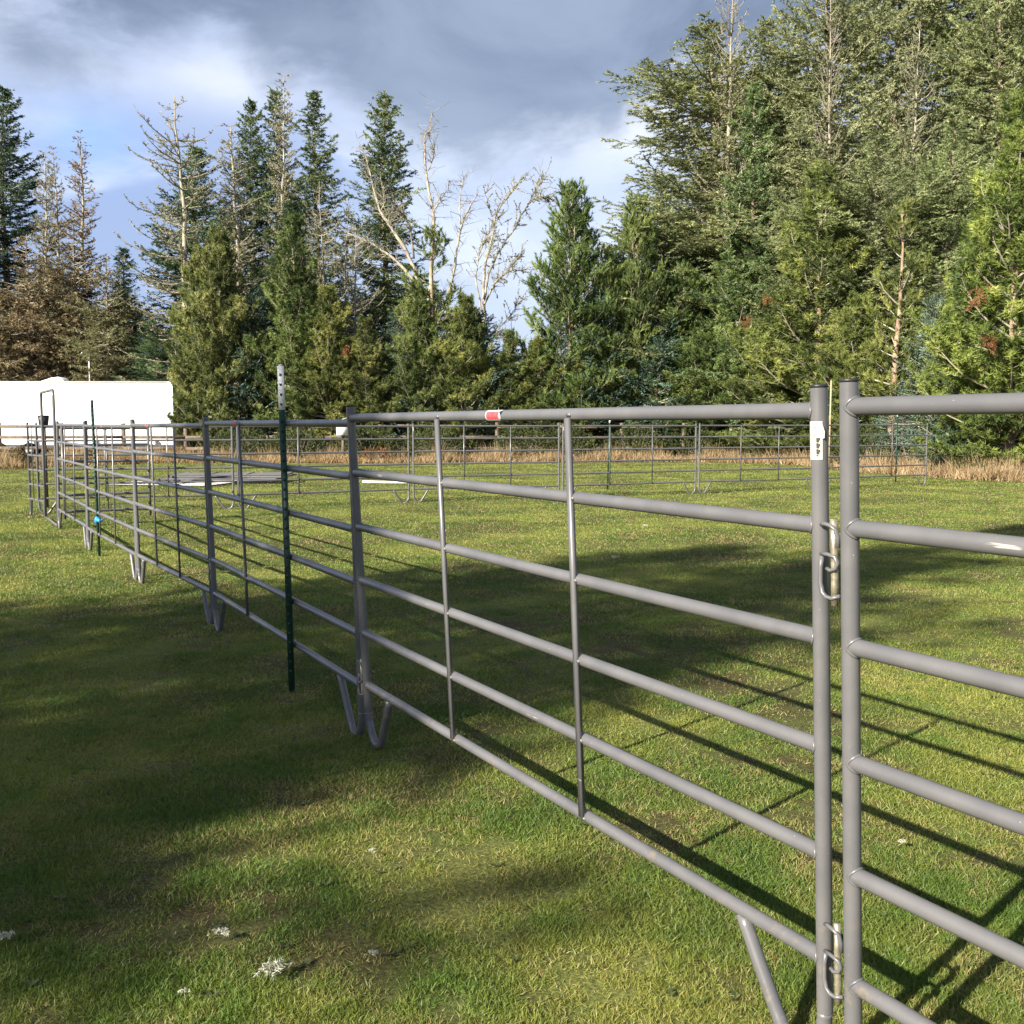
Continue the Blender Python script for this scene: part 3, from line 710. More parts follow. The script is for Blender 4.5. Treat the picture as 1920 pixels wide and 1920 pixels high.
def make_pine(h, rad, seed, tl=(0.08, 0.17), sp=58, upb=0.75, z0=0.3, whorl=0.30, gaps=0.10, fullness=1.45, needle=0.125, material='pine'):
    rng = np.random.default_rng(seed); T = trunk_line(h, rng); r0 = 0.016 * h
    tb = MB(); tb.tube(T, np.linspace(r0, 0.012, len(T)), 8); sg = [[], [], [], []]; tw0 = []; tw1 = []; tint = []; n_in = []
    z = z0
    while z < h - 0.12:
        f = z / h; prof = min(1.0, 0.55 + 1.6 * (f)) * (1 - f) ** 0.75 * 1.12 if f < 0.4 else (1 - f) ** 0.62 * 1.12
        nb = int(rng.integers(4, 8) * (0.8 if f > 0.8 else 1)); a0 = rng.random() * 6.28
        for k in range(nb):
            if rng.random() < gaps: continue
            L = rad * prof * rng.uniform(0.50, 1.28) + 0.10; e0 = R(rng.uniform(-5, 20) + 42 * f); e1 = e0 + R(25 + 12 * f)
            nn = 6; A = arc(on_trunk(T, z + rng.normal() * 0.05), a0 + 6.28 * k / nb + rng.normal() * 0.15, e0, e1, L, nn, rng)
            rb = 0.010 + 0.012 * L
            for i in range(nn): sg[0].append(A[i]); sg[1].append(A[i + 1]); sg[2].append(rb * (1 - i / nn) + 0.004); sg[3].append(rb * (1 - (i + 1) / nn) + 0.004)
            bt = float(np.clip(0.5 + 0.24 * rng.normal(), 0.05, 1.0))
            # leader tuft
            tw0.append(A[-2]); tw1.append(A[-1] + (A[-1] - A[-2]) * 0.2); tint.append(bt)
            s = 0.22 if L > 0.8 else 0.1; sd = 1
            while s < 0.98:
                i = min(nn - 1, int(s * nn)); P = A[i] + (A[i + 1] - A[i]) * (s * nn - i); d = unit(A[i + 1] - A[i])
                side = unit(np.cross(d, [0, 0, 1.0])) * sd
                dr = unit(d * 0.75 + side * 0.8 + np.array([0, 0, 0.25]) + rng.normal(size=3) * 0.16)
                l = (0.14 + 0.42 * L * (1 - s)) * rng.uniform(0.6, 1.2); l = min(l, 0.75)
                if rng.random() < 0.12: s += 0.1; continue
                Q = P + dr * l; q2 = unit(dr + np.array([0, 0, upb]))
                sg[0].append(P); sg[1].append(Q); sg[2].append(0.006); sg[3].append(0.004)
                nt = 1 + int(l / 0.17)
                for m in range(nt):
                    g = (m + 1) / nt; B = P + dr * l * g; dd = unit(q2 + rng.normal(size=3) * 0.42 + (side * (1 if m % 2 else -1)) * (0.5 if m < nt - 1 else 0))
                    tw0.append(B - dd * 0.03); tw1.append(B + dd * rng.uniform(*tl)); tint.append(np.clip(bt + 0.13 * rng.normal(), 0, 1))
                s += 0.155 / max(L, 0.45) * rng.uniform(0.7, 1.3) / fullness; sd = -sd
        z += whorl * rng.uniform(0.7, 1.25)
    tp = on_trunk(T, h - 0.01)
    for m in range(4): tw0.append(tp - [0, 0, 0.35 - 0.1 * m]); tw1.append(tp - [0, 0, 0.15 - 0.1 * m]); tint.append(0.6)
    cb = MB(); tw0 = np.array(tw0); tw1 = np.array(tw1)
    cb.needles(tw0, tw1, 40, needle, 0.020, R(sp), rng, np.array(tint)); cb.segs(tw0, tw1, 0.006, 0.005, 3, tint=0.35)
    br = MB().segs(*sg, k=4)
    return tb, br, cb, material


def make_fir(h, rad, seed, z0=0.5, step=0.18, prof='cone', droop=0.0, material='fir', needle=0.115, nw=0.042, dens=1.25, irregular=0.25, per=13, bare_top=0.0):
    rng = np.random.default_rng(seed); T = trunk_line(h, rng, 0.05); tb = MB(); tb.tube(T, np.linspace(0.013 * h, 0.012, len(T)), 8)
    sg = [[], [], [], []]; tw0 = []; tw1 = []; tint = []
    z = z0; lump = rng.random(60)
    while z < h - 0.08:
        f = z / h
        if prof == 'cone': pr = (1 - f) ** 0.62 * min(1, 0.7 + f)
        elif prof == 'column': pr = min(1.0, (1 - f) * 3.0) ** 0.7 * (0.75 + 0.25 * math.sin(f * 23 + seed))
        else: pr = (1 - f) ** 0.6 * (0.8 + 0.2 * math.sin(f * 31 + seed))
        nb = 6 if f < 0.85 else 4; a0 = rng.random() * 6.28
        for k in range(nb):
            aa = a0 + 6.28 * k / nb + rng.normal() * 0.3
            lm = 0.75 + 0.5 * lump[int((math.sin(aa * 1.0 + int(z / 1.1) * 2.1) * 0.5 + 0.5) * 59)]
            L = rad * pr * rng.uniform(1 - irregular * 1.6, 1 + irregular) * lm + 0.08
            e0 = R(-8 - droop + 42 * f ** 1.5 + rng.normal() * 7); e1 = e0 + R(20 + droop * 0.5)
            nn = 5; A = arc(on_trunk(T, z + rng.normal() * 0.05), aa, e0, e1, L, nn, rng, 0.06); rb = 0.008 + 0.010 * L
            for i in range(nn): sg[0].append(A[i]); sg[1].append(A[i + 1]); sg[2].append(rb * (1 - i / nn) + 0.004); sg[3].append(rb * (1 - (i + 1) / nn) + 0.003)
            bt = float(np.clip(0.48 + 0.22 * rng.normal(), 0.05, 1.0)); sd = 1
            if f > 1 - bare_top and rng.random() < 0.75: continue
            tw0.append(A[-2]); tw1.append(A[-1]); tint.append(bt)
            s = 0.18 if L > 1 else 0.05
            while s < 1.0:
                i = min(nn - 1, int(s * nn)); P = A[i] + (A[i + 1] - A[i]) * (s * nn - i); d = unit(A[i + 1] - A[i]); side = unit(np.cross(d, [0, 0, 1.0])) * sd
                dr = unit(d * 0.8 + side * 0.75 + np.array([0, 0, -0.10 - 0.01 * droop]) + rng.normal(size=3) * 0.2)
                l = min((0.12 + 0.36 * L * (1 - s)) * rng.uniform(0.55, 1.25), 0.9)
                nt = max(1, int(l / 0.30)); Q = P
                for m in range(nt):
                    Q2 = Q + dr * l / nt; tw0.append(Q); tw1.append(Q2); tint.append(np.clip(bt + 0.14 * rng.normal(), 0, 1))
                    if nt > 1 or rng.random() < 0.4:
                        d3 = unit(dr * 0.6 + d * rng.uniform(-0.3, 0.9) + np.array([0, 0, rng.uniform(-0.75, 0.25)])); tw0.append(Q2); tw1.append(Q2 + d3 * rng.uniform(0.12, 0.28)); tint.append(bt)
                    Q = Q2; dr = unit(dr + np.array([0, 0, -0.15]))
                s += 0.13 / max(L, 0.4) / dens * rng.uniform(0.7, 1.3); sd = -sd
        z += step * rng.uniform(0.75, 1.25)
    cb = MB(); tw0 = np.array(tw0); tw1 = np.array(tw1)
    cb.needles(tw0, tw1, per, needle, nw, R(48), rng, np.array(tint), flat=0.35)
    return tb, MB().segs(*sg, k=3), cb, material


def make_dead(h, rad, seed, z0=1.0, step=0.30, el=(-12, 35), lich=6, twigs=5, per=4, prof='cone', material='lichen'):
    rng = np.random.default_rng(seed); T = trunk_line(h, rng, 0.05); tb = MB(); tb.tube(T, np.linspace(0.011 * h, 0.012, len(T)), 8)
    sg = [[], [], [], []]; tw0 = []; tw1 = []
    z = z0
    while z < h - 0.05:
        f = z / h; pr = (1 - f) ** 0.7 if prof == 'cone' else (1.02 - f) ** 0.38 * (0.6 + 0.4 * rng.random()) if prof == 'wide' else (1 - f) ** 0.35 * (0.4 + 0.6 * rng.random())
        for k in range(per if f < 0.9 else 2):
            L = rad * pr * rng.uniform(0.35, 1.15) * (0.45 if f > 0.93 else 1) + 0.2; nn = 7
            A = arc(on_trunk(T, z), rng.random() * 6.28, R(el[0] + 30 * f + rng.normal() * 8), R(el[1] + 20 * f), L, nn, rng, 0.07); rb = 0.008 + 0.009 * L
            for i in range(nn): sg[0].append(A[i]); sg[1].append(A[i + 1]); sg[2].append(rb * (1 - i / nn) + 0.006); sg[3].append(rb * (1 - (i + 1) / nn) + 0.006)
            for m in range(int(twigs * L)):
                s = rng.random() * 0.9 + 0.1; i = min(nn - 1, int(s * nn)); P = A[i] + (A[i + 1] - A[i]) * (s * nn - i); d = unit(A[i + 1] - A[i])
                dr = unit(d * 0.8 + unit(rng.normal(size=3) * [1, 1, 0.5]) * 0.8); l = rng.uniform(0.10, 0.45) * (1.2 - s)
                sg[0].append(P); sg[1].append(P + dr * l); sg[2].append(0.007); sg[3].append(0.004)
                if rng.random() < 0.8: tw0.append(P); tw1.append(P + dr * l)
            if f < 0.75:
                for i in range(1, nn): tw0.append(A[i]); tw1.append(A[i + 1])
        z += step * rng.uniform(0.5, 1.4)
    cb = MB(); cb.needles(np.array(tw0), np.array(tw1), lich, 0.055, 0.035, R(80), rng)
    return tb, MB().segs(*sg, k=3), cb, material


PROT = {}
def proto_mesh(key, parts, h, rad, barkm='bark'):
    tb, br, cb, mt = parts
    PROT[key] = dict(trunk=tb.mesh('trunk', M[barkm], True), branches=br.mesh('branches', M['twig' if barkm != 'deadbark' else 'deadbark']), crown=cb.mesh('crown', M[mt]), h=h, rad=rad)
proto_mesh('pine1', make_pine(7.5, 2.0, 1), 7.5, 2.0, 'pinebark')
proto_mesh('pine2', make_pine(8.0, 1.9, 2, tl=(0.20, 0.34), sp=30, upb=1.2, gaps=0.15, z0=0.8, whorl=0.34, fullness=1.5), 8.0, 1.9, 'pinebark')
proto_mesh('pine3', make_pine(6.5, 2.1, 3, gaps=0.06, fullness=1.6), 6.5, 2.1, 'pinebark')
proto_mesh('pine4', make_pine(8.5, 1.8, 4, tl=(0.20, 0.34), sp=32, upb=1.1, gaps=0.42, z0=1.9, whorl=0.46, fullness=1.1, needle=0.13), 8.5, 1.8, 'pinebark')
proto_mesh('fir1', make_fir(17, 2.7, 11, step=0.25, irregular=0.42, dens=1.5), 17, 2.7)
proto_mesh('fir2', make_fir(17, 2.4, 12, prof='x', step=0.27, irregular=0.5, droop=8, dens=1.5), 17, 2.4)
proto_mesh('hem1', make_fir(19, 3.2, 21, prof='column', droop=10, material='hem', irregular=0.45, step=0.22, dens=1.15, needle=0.10, nw=0.032, per=19), 19, 3.2)
proto_mesh('hem2', make_fir(19, 3.0, 22, prof='column', droop=4, material='hem', irregular=0.5, step=0.23, dens=1.15, needle=0.10, nw=0.032, per=19), 19, 3.0)
proto_mesh('spruce1', make_fir(5.0, 1.7, 31, z0=0.15, step=0.13, material='spruce', needle=0.055, nw=0.026, per=14), 5.0, 1.7)
proto_mesh('brown1', make_fir(10, 3.0, 41, z0=0.3, step=0.19, prof='x', material='brown', droop=14, irregular=0.4, per=11, bare_top=0.25), 10, 3.0)
proto_mesh('dead1', make_dead(14, 3.4, 51, z0=3.0, el=(-16, 42), prof='wide', step=0.30, twigs=11, lich=8), 14, 3.4, 'deadbark')
proto_mesh('dead2', make_dead(13, 1.5, 52, z0=2.0, el=(-5, 25), step=0.20, twigs=16, lich=8), 13, 1.5, 'deadbark')
proto_mesh('dead4', make_dead(9, 1.2, 54, z0=3.5, el=(20, 60), step=0.55, twigs=3, per=2, prof='x', lich=3), 9, 1.2, 'deadbark')
proto_mesh('dead3', make_dead(18, 3.0, 53, z0=4.0, el=(5, 55), step=0.33, twigs=6, per=4, prof='wide', lich=9), 18, 3.0, 'deadbark')

rt = random.Random(9)
def tree(kind, px, ytop, Y, hw, name, label, cat='tree', color=(1, 1, 1), group=None, rot=None, tilt=0.0, gbase=None):
    P = PROT[kind]; hw *= 1.4 if kind[:3] == 'fir' else 1.4 if kind == 'brown1' else 1.30 if kind in ('pine1', 'pine3') else 1.15
    if Y < 37 and name != 'bent_sapling':
        e = ground(px, float(np.interp(px, EDGE_X, EDGE_Y))).y; Y = e + 2.6 + (Y - 28) * (0.35 if px < 1480 else 0.30)
    elif Y < 55: Y += 6 if px < 1500 else 3
    q = pix(px, 800, Y); g = float(gz(q.x, Y)); h = pix(px, ytop, Y).z - g
    sxy = (hw / F * Y) / P['rad'] ; sz = h / P['h']
    t = empty(name, (q.x, Y, g)); t.rotation_euler = (0, tilt, rot if rot is not None else rt.uniform(0, 6.28)); t.scale = (sxy, sxy, sz)
    for part in ('trunk', 'branches', 'crown'):
        o = bpy.data.objects.new(part, P[part]); COL.objects.link(o); o.parent = t
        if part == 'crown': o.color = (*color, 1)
    tag(t, label, cat, group); return t

G1 = 'young pines along the front of the tree line'; G2 = 'tall firs behind the pines'; G3 = 'blue green spruces in the tree line'
# --- left background
tree('fir1', 28, 163, 54, 95, 'fir_tree', 'dark tall fir rising at the left edge of the photo', color=(.55, .68, .85), group=G2)
tree('fir2', -45, 330, 52, 80, 'fir_tree', 'dark fir cut by the left edge, lower than its neighbour', color=(.45, .55, .65), group=G2)
tree('dead2', 98, 285, 47, 55, 'dead_cedar', 'thin bare grey spire just right of the dark fir at the left', color=(.8, .75, .65))
tree('dead2', 121, 278, 48, 50, 'dead_cedar', 'second thin bare spire, between the dark fir and the rusty spire', color=(.8, .75, .65))
tree('dead2', 166, 248, 47, 62, 'dead_cedar', 'rusty topped bare spire standing alone against the sky at the left', color=(.75, .5, .38))
tree('brown1', 60, 440, 45, 95, 'dying_cedar', 'brown dying cedar above the trailer, left of the arched gate frame')
tree('brown1', 150, 400, 46, 85, 'dying_cedar', 'brown dying cedar above the arched gate frame', color=(.9, .95, .9))
tree('brown1', -10, 520, 44, 80, 'dying_cedar', 'brown dying cedar cut off by the left edge', color=(.95, 1, .95))
tree('brown1', 205, 480, 44, 80, 'dying_cedar', 'brown and green cedar left of the bare arching conifer', color=(.75, .95, .8))
tree('fir2', 238, 465, 48, 55, 'fir_tree', 'narrow dark green fir between the brown cedars and the bare arching conifer', color=(.8, .95, 1), group=G2)
tree('fir1', 290, 600, 43, 70, 'fir_tree', 'low dark fir behind the right end of the trailer', color=(.8, 1, 1), group=G2)
tree('dead1', 358, 180, 42, 185, 'dead_conifer', 'bare conifer with long arching branches against the sky', rot=1.0)
tree('fir1', 372, 275, 50, 95, 'fir_tree', 'green fir seen behind the bare arching conifer', color=(.85, 1, .95), group=G2)
tree('dead2', 453, 235, 43, 85, 'dead_conifer', 'pale bare conifer between the arching one and the firs')
tree('fir1', 482, 188, 52, 62, 'fir_tree', 'pointed dark fir with a brownish tip', color=(.75, .85, .75), group=G2)
tree('fir2', 520, 168, 52, 70, 'fir_tree', 'fir right beside the tall lichen spire', color=(.9, .95, .9), group=G2)
tree('dead2', 538, 140, 48, 60, 'dead_conifer', 'tallest pale lichen covered spire in the left group')
tree('fir2', 606, 172, 52, 72, 'fir_tree', 'tall green fir right of the lichen spire', color=(.95, 1, .95), group=G2)
tree('dead1', 612, 340, 44, 85, 'dead_conifer', 'tangled lichen grey dead conifer between two tall firs')
tree('fir1', 732, 176, 50, 85, 'fir_tree', 'tall dense fir with a clear pointed top left of the pale snag', color=(1.05, 1.1, .95), group=G2)
tree('dead1', 575, 420, 43, 90, 'dead_conifer', 'lichen grey dead conifer behind the bushy pine left of centre')
tree('dead1', 650, 370, 45, 95, 'dead_conifer', 'tallest tangled dead conifer left of the pale snag')
tree('dead1', 668, 420, 42, 80, 'dead_conifer', 'grey leafless conifer below the tall dense fir')
tree('fir2', 560, 380, 46, 80, 'fir_tree', 'lower green fir behind the round topped pine', color=(.9, 1.1, 1.05), group=G2)
tree('fir1', 440, 400, 47, 70, 'fir_tree', 'lower dark fir behind the twin trunk pine', color=(.75, .9, .95), group=G2)
# --- front pines
tree('pine3', 382, 475, 35, 62, 'pine_tree', 'yellow green pine at the right end of the trailer', color=(1, 1, .9), group=G1)
tree('pine3', 415, 440, 34, 84, 'pine_tree', 'twin trunked pine just right of the trailer, taller stem', color=(1, .95, .95), group=G1)
tree('pine1', 556, 415, 35, 88, 'pine_tree', 'full bushy green pine behind the white tipped post', color=(.85, .95, .9), group=G1)
tree('pine3', 620, 545, 33.5, 75, 'pine_tree', 'yellowish low pine right of the white tipped post', color=(1.15, 1.05, .9), group=G1)
tree('pine1', 688, 600, 33.5, 62, 'pine_tree', 'small olive pine left of the pale snag', color=(1, .95, .9), group=G1)
tree('spruce1', 478, 545, 35.5, 80, 'spruce_tree', 'dark blue green spruce between the first two pines', color=(.6, .75, .8), group=G3)
tree('spruce1', 748, 585, 35.5, 75, 'spruce_tree', 'silvery spruce at the foot of the pale snag', color=(.95, 1, .95), group=G3)
tree('pine4', 820, 432, 35, 112, 'pine_tree', 'airy pine with candle tips in front of the pale snag', color=(1, 1.05, 1), group=G1)
tree('pine3', 782, 545, 34.6, 70, 'pine_tree', 'pine half hidden behind the airy one at the pale snag', color=(.9, .95, .9), group=G1)
tree('spruce1', 905, 590, 35.5, 85, 'spruce_tree', 'blue green spruce right of the airy pine', color=(.65, .85, .85), group=G3)
tree('pine3', 872, 560, 33.6, 70, 'pine_tree', 'low yellow green pine right of the airy one', color=(1.1, 1.05, .9), group=G1)
tree('pine2', 1070, 352, 35, 112, 'pine_tree', 'open pine with upswept candles standing alone against the sky', color=(.75, .9, .85), group=G1)
tree('pine3', 1010, 640, 34, 72, 'pine_tree', 'low olive pine under the open sky gap', color=(1.1, 1, .85), group=G1)
tree('spruce1', 1120, 560, 34.6, 85, 'spruce_tree', 'dark blue spruce at the foot of the open pine', color=(.6, .78, .8), group=G3)
tree('pine2', 1192, 372, 36, 88, 'pine_tree', 'slender pine at the left foot of the tall firs', color=(.85, .95, .9), group=G1)
tree('pine3', 1090, 660, 33.5, 70, 'pine_tree', 'low bushy pine below the open pine', color=(.95, .95, .85), group=G1)
tree('pine1', 955, 625, 33.4, 55, 'pine_tree', 'low rounded pine at the bottom of the open sky gap', color=(.9, .95, .85), group=G1)
tree('pine2', 1140, 470, 35, 70, 'pine_tree', 'short candle tipped pine between the open pine and the slender pine', color=(.85, .95, .85), group=G1)
tree('spruce1', 1040, 600, 35.2, 60, 'spruce_tree', 'dull blue spruce tucked behind the low olive pine', color=(.7, .85, .8), group=G3)
# --- right: tall trees running out of the frame
tree('hem1', 1345, 25, 45, 205, 'fir_tree', 'broad tall fir whose left branches reach into the sky', color=(.95, .95, .8), group=G2, rot=0.6)
tree('dead3', 1352, -60, 43, 125, 'dead_conifer', 'pale lichen covered dead top in front of the broad tall fir')
tree('hem2', 1245, 330, 44, 95, 'fir_tree', 'grey green fir at the left foot of the broad tall one', color=(.85, .95, .85), group=G2)
tree('fir2', 1410, 155, 40, 75, 'fir_tree', 'dark green fir in front of the pale dead top', color=(1.2, 1.35, 1.1), group=G2)
tree('hem2', 1545, -160, 44, 130, 'fir_tree', 'tall grey green fir right of the pale dead top', color=(1, 1, .9), group=G2)
tree('hem1', 1660, -200, 43, 150, 'fir_tree', 'tall loose fir above the bare pine trunk', color=(1, 1, .95), group=G2)
tree('hem2', 1790, -250, 43, 150, 'fir_tree', 'tall loose fir left of the bright pine at the right edge', color=(1, 1.05, .9), group=G2)
tree('hem1', 1900, -220, 42, 150, 'fir_tree', 'tall fir at the right edge behind the bright pine', color=(.9, 1, .85), group=G2)
tree('hem1', 1480, 120, 48, 120, 'fir_tree', 'fir filling the notch right of the pale dead top', color=(.85, .9, .8), group=G2)
tree('dead3', 1545, -40, 42, 90, 'dead_conifer', 'thin lichen grey tree among the tall firs', color=(.9, .9, .8))
tree('dead3', 1690, 40, 41, 110, 'dead_conifer', 'pale leaning branches among the tall loose firs', color=(.85, .9, .75))
tree('hem2', 1610, 250, 39, 120, 'fir_tree', 'mid height fir behind the yellow green pines', color=(1, 1.05, .9), group=G2)
tree('hem1', 1760, 230, 39, 120, 'fir_tree', 'mid height fir left of the bright pine', color=(1, 1.1, .9), group=G2)
tree('dead4', 1377, 305, 40, 60, 'dead_sapling', 'bare pale sapling left of the yellow green pines')
tree('dead4', 1420, 270, 40.5, 60, 'dead_sapling', 'bare pale sapling right beside the first one')
tree('hem1', 1430, 40, 46, 120, 'fir_tree', 'tall fir right behind the pale dead top', color=(1, 1.02, .9), group=G2)
tree('hem2', 1860, -120, 40, 120, 'fir_tree', 'tall fir rising just behind the tallest bright pine', color=(1.05, 1.08, .9), group=G2)
tree('hem2', 1500, 300, 41, 90, 'fir_tree', 'fir directly behind the broad yellow green pine', color=(1.05, 1.08, .9), group=G2)
# front pines right
tree('pine2', 1285, 500, 36, 95, 'pine_tree', 'dark olive pine under the broad tall fir', color=(.7, .85, .8), group=G1)
tree('spruce1', 1230, 600, 34.0, 85, 'spruce_tree', 'blue green spruce under the slender pine', color=(.75, .95, .9), group=G3)
tree('pine1', 1375, 440, 35, 90, 'pine_tree', 'dense green pine below the bare saplings', color=(.8, .95, .9), group=G1)
tree('pine3', 1320, 630, 33, 95, 'pine_tree', 'low dark pine left of the rusty twigs', color=(.8, .9, .8), group=G1)
tree('pine1', 1530, 325, 33.5, 135, 'pine_tree', 'broad yellow green pine left of the near double posts', color=(1.1, 1.1, .95), group=G1)
tree('pine3', 1450, 560, 32, 100, 'pine_tree', 'low bright pine with rusty twigs', color=(1.05, 1.05, .9), group=G1)
tree('pine4', 1672, 385, 31, 100, 'pine_tree', 'pine with a long bare pale trunk right of the near double posts', color=(1.05, 1.0, .8), group=G1)
tree('pine3', 1600, 560, 32.5, 90, 'pine_tree', 'low bushy pine behind the near double posts', color=(1, 1, .85), group=G1)
tree('spruce1', 1745, 560, 31.5, 75, 'spruce_tree', 'silver blue spruce right of the bare pine trunk', color=(1.1, 1.15, 1.1), group=G3)
tree('pine1', 1812, 430, 30.5, 85, 'pine_tree', 'bright green pine left of the tallest one at the right edge', color=(1.1, 1.2, .9), group=G1)
tree('pine1', 1892, 195, 28.5, 145, 'pine_tree', 'tallest bright green pine at the right edge of the photo', color=(1.15, 1.22, .9), group=G1)
tree('spruce1', 1800, 690, 29.5, 75, 'spruce_tree', 'small silvery spruce at the foot of the bright pines', color=(1.05, 1.1, 1.0), group=G3)
tree('pine3', 1900, 640, 28.5, 85, 'pine_tree', 'low bright pine at the right edge near the dry grass', color=(1.1, 1.15, .85), group=G1)
tree('spruce1', 1690, 720, 31.5, 70, 'spruce_tree', 'small silvery spruce below the bare pine trunk', color=(.95, 1.05, 1), group=G3)
# closing row behind
fill = random.Random(21)
for i, px in enumerate(list(range(1180, 2200, 78))):
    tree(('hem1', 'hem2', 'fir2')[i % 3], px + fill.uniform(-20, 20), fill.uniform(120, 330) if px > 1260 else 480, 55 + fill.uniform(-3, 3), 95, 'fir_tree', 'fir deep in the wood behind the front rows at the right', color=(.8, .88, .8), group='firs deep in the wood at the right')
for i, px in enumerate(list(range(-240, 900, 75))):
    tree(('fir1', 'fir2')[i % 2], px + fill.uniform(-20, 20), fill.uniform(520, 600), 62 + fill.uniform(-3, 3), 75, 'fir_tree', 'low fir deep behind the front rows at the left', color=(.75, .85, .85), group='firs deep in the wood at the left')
# out of frame but casting the shade across the lawn
def shade_tree(a, n, h, rad, kind, label):
    base = (a * 0.70 - n * 0.71, a * 0.71 + n * 0.70)
    P = PROT[kind]; t = empty('fir_tree', (base[0], base[1], 0.0)); t.scale = (rad / P['rad'], rad / P['rad'], h / P['h'])
    for part in ('trunk', 'branches', 'crown'):
        o = bpy.data.objects.new(part, P[part]); COL.objects.link(o); o.parent = t
    tag(t, label, 'tree', 'firs beside the lawn behind the viewer')
K = 1 / math.tan(R(SUN_EL)) * 1.0
shade_tree(16.5 - 17.0 * K, 4.9, 17.0, 3.5, 'fir2', 'tall fir behind the viewer whose long shadow lies across the pen')
shade_tree(11.0 - 14.5 * K, 7.3, 14.5, 3.3, 'fir1', 'fir behind the viewer shading the left part of the lawn')

shade_tree(6.0 - 12.5 * K, 4.1, 12.5, 2.1, 'fir1', 'slim fir behind the viewer shading the left foreground')

# pale snags: forked deadwood, limb by limb
def limb_tree(name, label, Y, limbs, lich_amt, seed, r_scale=1.0):
    rng = np.random.default_rng(seed); bx, by = limbs[0][0][0]; base = pix(bx, by, Y)
    t = empty(name, (base.x, Y, float(gz(0, Y))))
    tb = MB(); br = [[], [], [], []]; l0 = []; l1 = []
    for k, (pts, ra, rb) in enumerate(limbs):
        dep = 0.0; P = []
        dirn = rng.choice([-1, 1]) * rng.uniform(0.25, 0.6)
        for i, (x, y) in enumerate(pts):
            q = pix(x, y, Y + dirn * i * (0.0 if k == 0 else 1.0)); P.append([q.x - t.location.x, q.y - Y, q.z - t.location.z])
        P = np.array(P)
        # resample smooth with knots
        n = (len(P) - 1) * 5 + 1; s = np.linspace(0, len(P) - 1, n); C = np.stack([np.interp(s, np.arange(len(P)), P[:, j]) for j in range(3)], 1)
        if k > 0 or len(P) > 2: C[1:-1] = (C[:-2] + 2 * C[1:-1] + C[2:]) / 4 + rng.normal(size=(n - 2, 3)) * 0.018
        rr = np.linspace(ra, rb, n) * 0.78 * r_scale * (1 + 0.1 * rng.normal(size=n))
        tb.tube(C, rr, 8)
        if k > 0:
            for m in range(int(n * 2.4)):
                i = rng.integers(n // 4, n - 1); d = unit(C[i + 1] - C[i]); dr = unit(d * 0.9 + rng.normal(size=3) * 0.7); l = rng.uniform(0.15, 0.8)
                Q = C[i] + dr * l; br[0].append(C[i]); br[1].append(Q); br[2].append(0.016); br[3].append(0.007)
                d2 = unit(dr + rng.normal(size=3) * 0.6)
                for _ in range(2):
                    e_ = C[i] + dr * l * rng.uniform(0.3, 0.9); f_ = e_ + unit(dr + rng.normal(size=3) * 0.8) * l * 0.45; br[0].append(e_); br[1].append(f_); br[2].append(0.007); br[3].append(0.004); Q2 = Q + d2 * l * 0.6; br[0].append(Q); br[1].append(Q2); br[2].append(0.008); br[3].append(0.005)
                if rng.random() < lich_amt: l0 += [C[i], Q]; l1 += [Q, Q2]
    tb.build('trunk', M['deadbark'], t, True); MB().segs(*br, k=4).build('branches', M['deadbark'], t)
    if l0: MB().needles(np.array(l0), np.array(l1), 16, 0.07, 0.05, R(80), rng).build('lichen', M['lichen'], t)
    tag(t, label, 'dead tree')
limb_tree('dead_snag', 'pale forked dead tree with thick bleached limbs rising over the pines', 48.5, [
    ([(800, 860), (803, 700), (798, 600)], 0.22, 0.17),
    ([(798, 610), (782, 520), (762, 470), (735, 428), (712, 395), (700, 350), (688, 300), (680, 280)], 0.15, 0.02),
    ([(780, 530), (745, 490), (700, 458), (652, 437)], 0.11, 0.03),
    ([(776, 485), (768, 420), (752, 396), (735, 390)], 0.06, 0.02),
    ([(800, 620), (812, 475), (813, 408), (801, 341), (795, 256), (807, 245), (810, 204)], 0.13, 0.012),
    ([(813, 398), (828, 372), (842, 352)], 0.045, 0.012),
    ([(803, 320), (816, 285), (810, 272)], 0.035, 0.012),
    ([(715, 395), (722, 380), (717, 350)], 0.04, 0.02),
    ([(806, 640), (840, 560), (851, 510), (860, 446), (870, 408), (898, 358)], 0.13, 0.025),
    ([(864, 420), (861, 376), (870, 329)], 0.045, 0.012)], 0.10, 5)
limb_tree('dead_snag', 'lichen dotted dead tree with spreading limbs left of the open sky', 49.0, [
    ([(912, 860), (915, 700), (908, 600)], 0.17, 0.13),
    ([(908, 605), (906, 540), (909, 495), (924, 446), (930, 402), (956, 364), (979, 335)], 0.10, 0.012),
    ([(908, 560), (915, 510), (944, 457), (973, 414), (1000, 364), (1023, 329)], 0.09, 0.010),
    ([(1000, 368), (1022, 370), (1048, 376)], 0.02, 0.008),
    ([(908, 570), (927, 533), (955, 505), (979, 475)], 0.07, 0.012),
    ([(921, 535), (956, 507), (986, 505)], 0.04, 0.012),
    ([(905, 590), (890, 520), (900, 470), (925, 420), (905, 350)], 0.06, 0.010),
    ([(910, 640), (950, 600), (985, 550)], 0.05, 0.010)], 0.75, 6)
limb_tree('bent_sapling', 'thin dark bent sapling in the sky gap beside the low olive pine', 47.5, [
    ([(966, 860), (965, 760), (965, 690)], 0.035, 0.03),
    ([(965, 695), (963, 645), (948, 634), (930, 622)], 0.03, 0.012)], 0.0, 8)


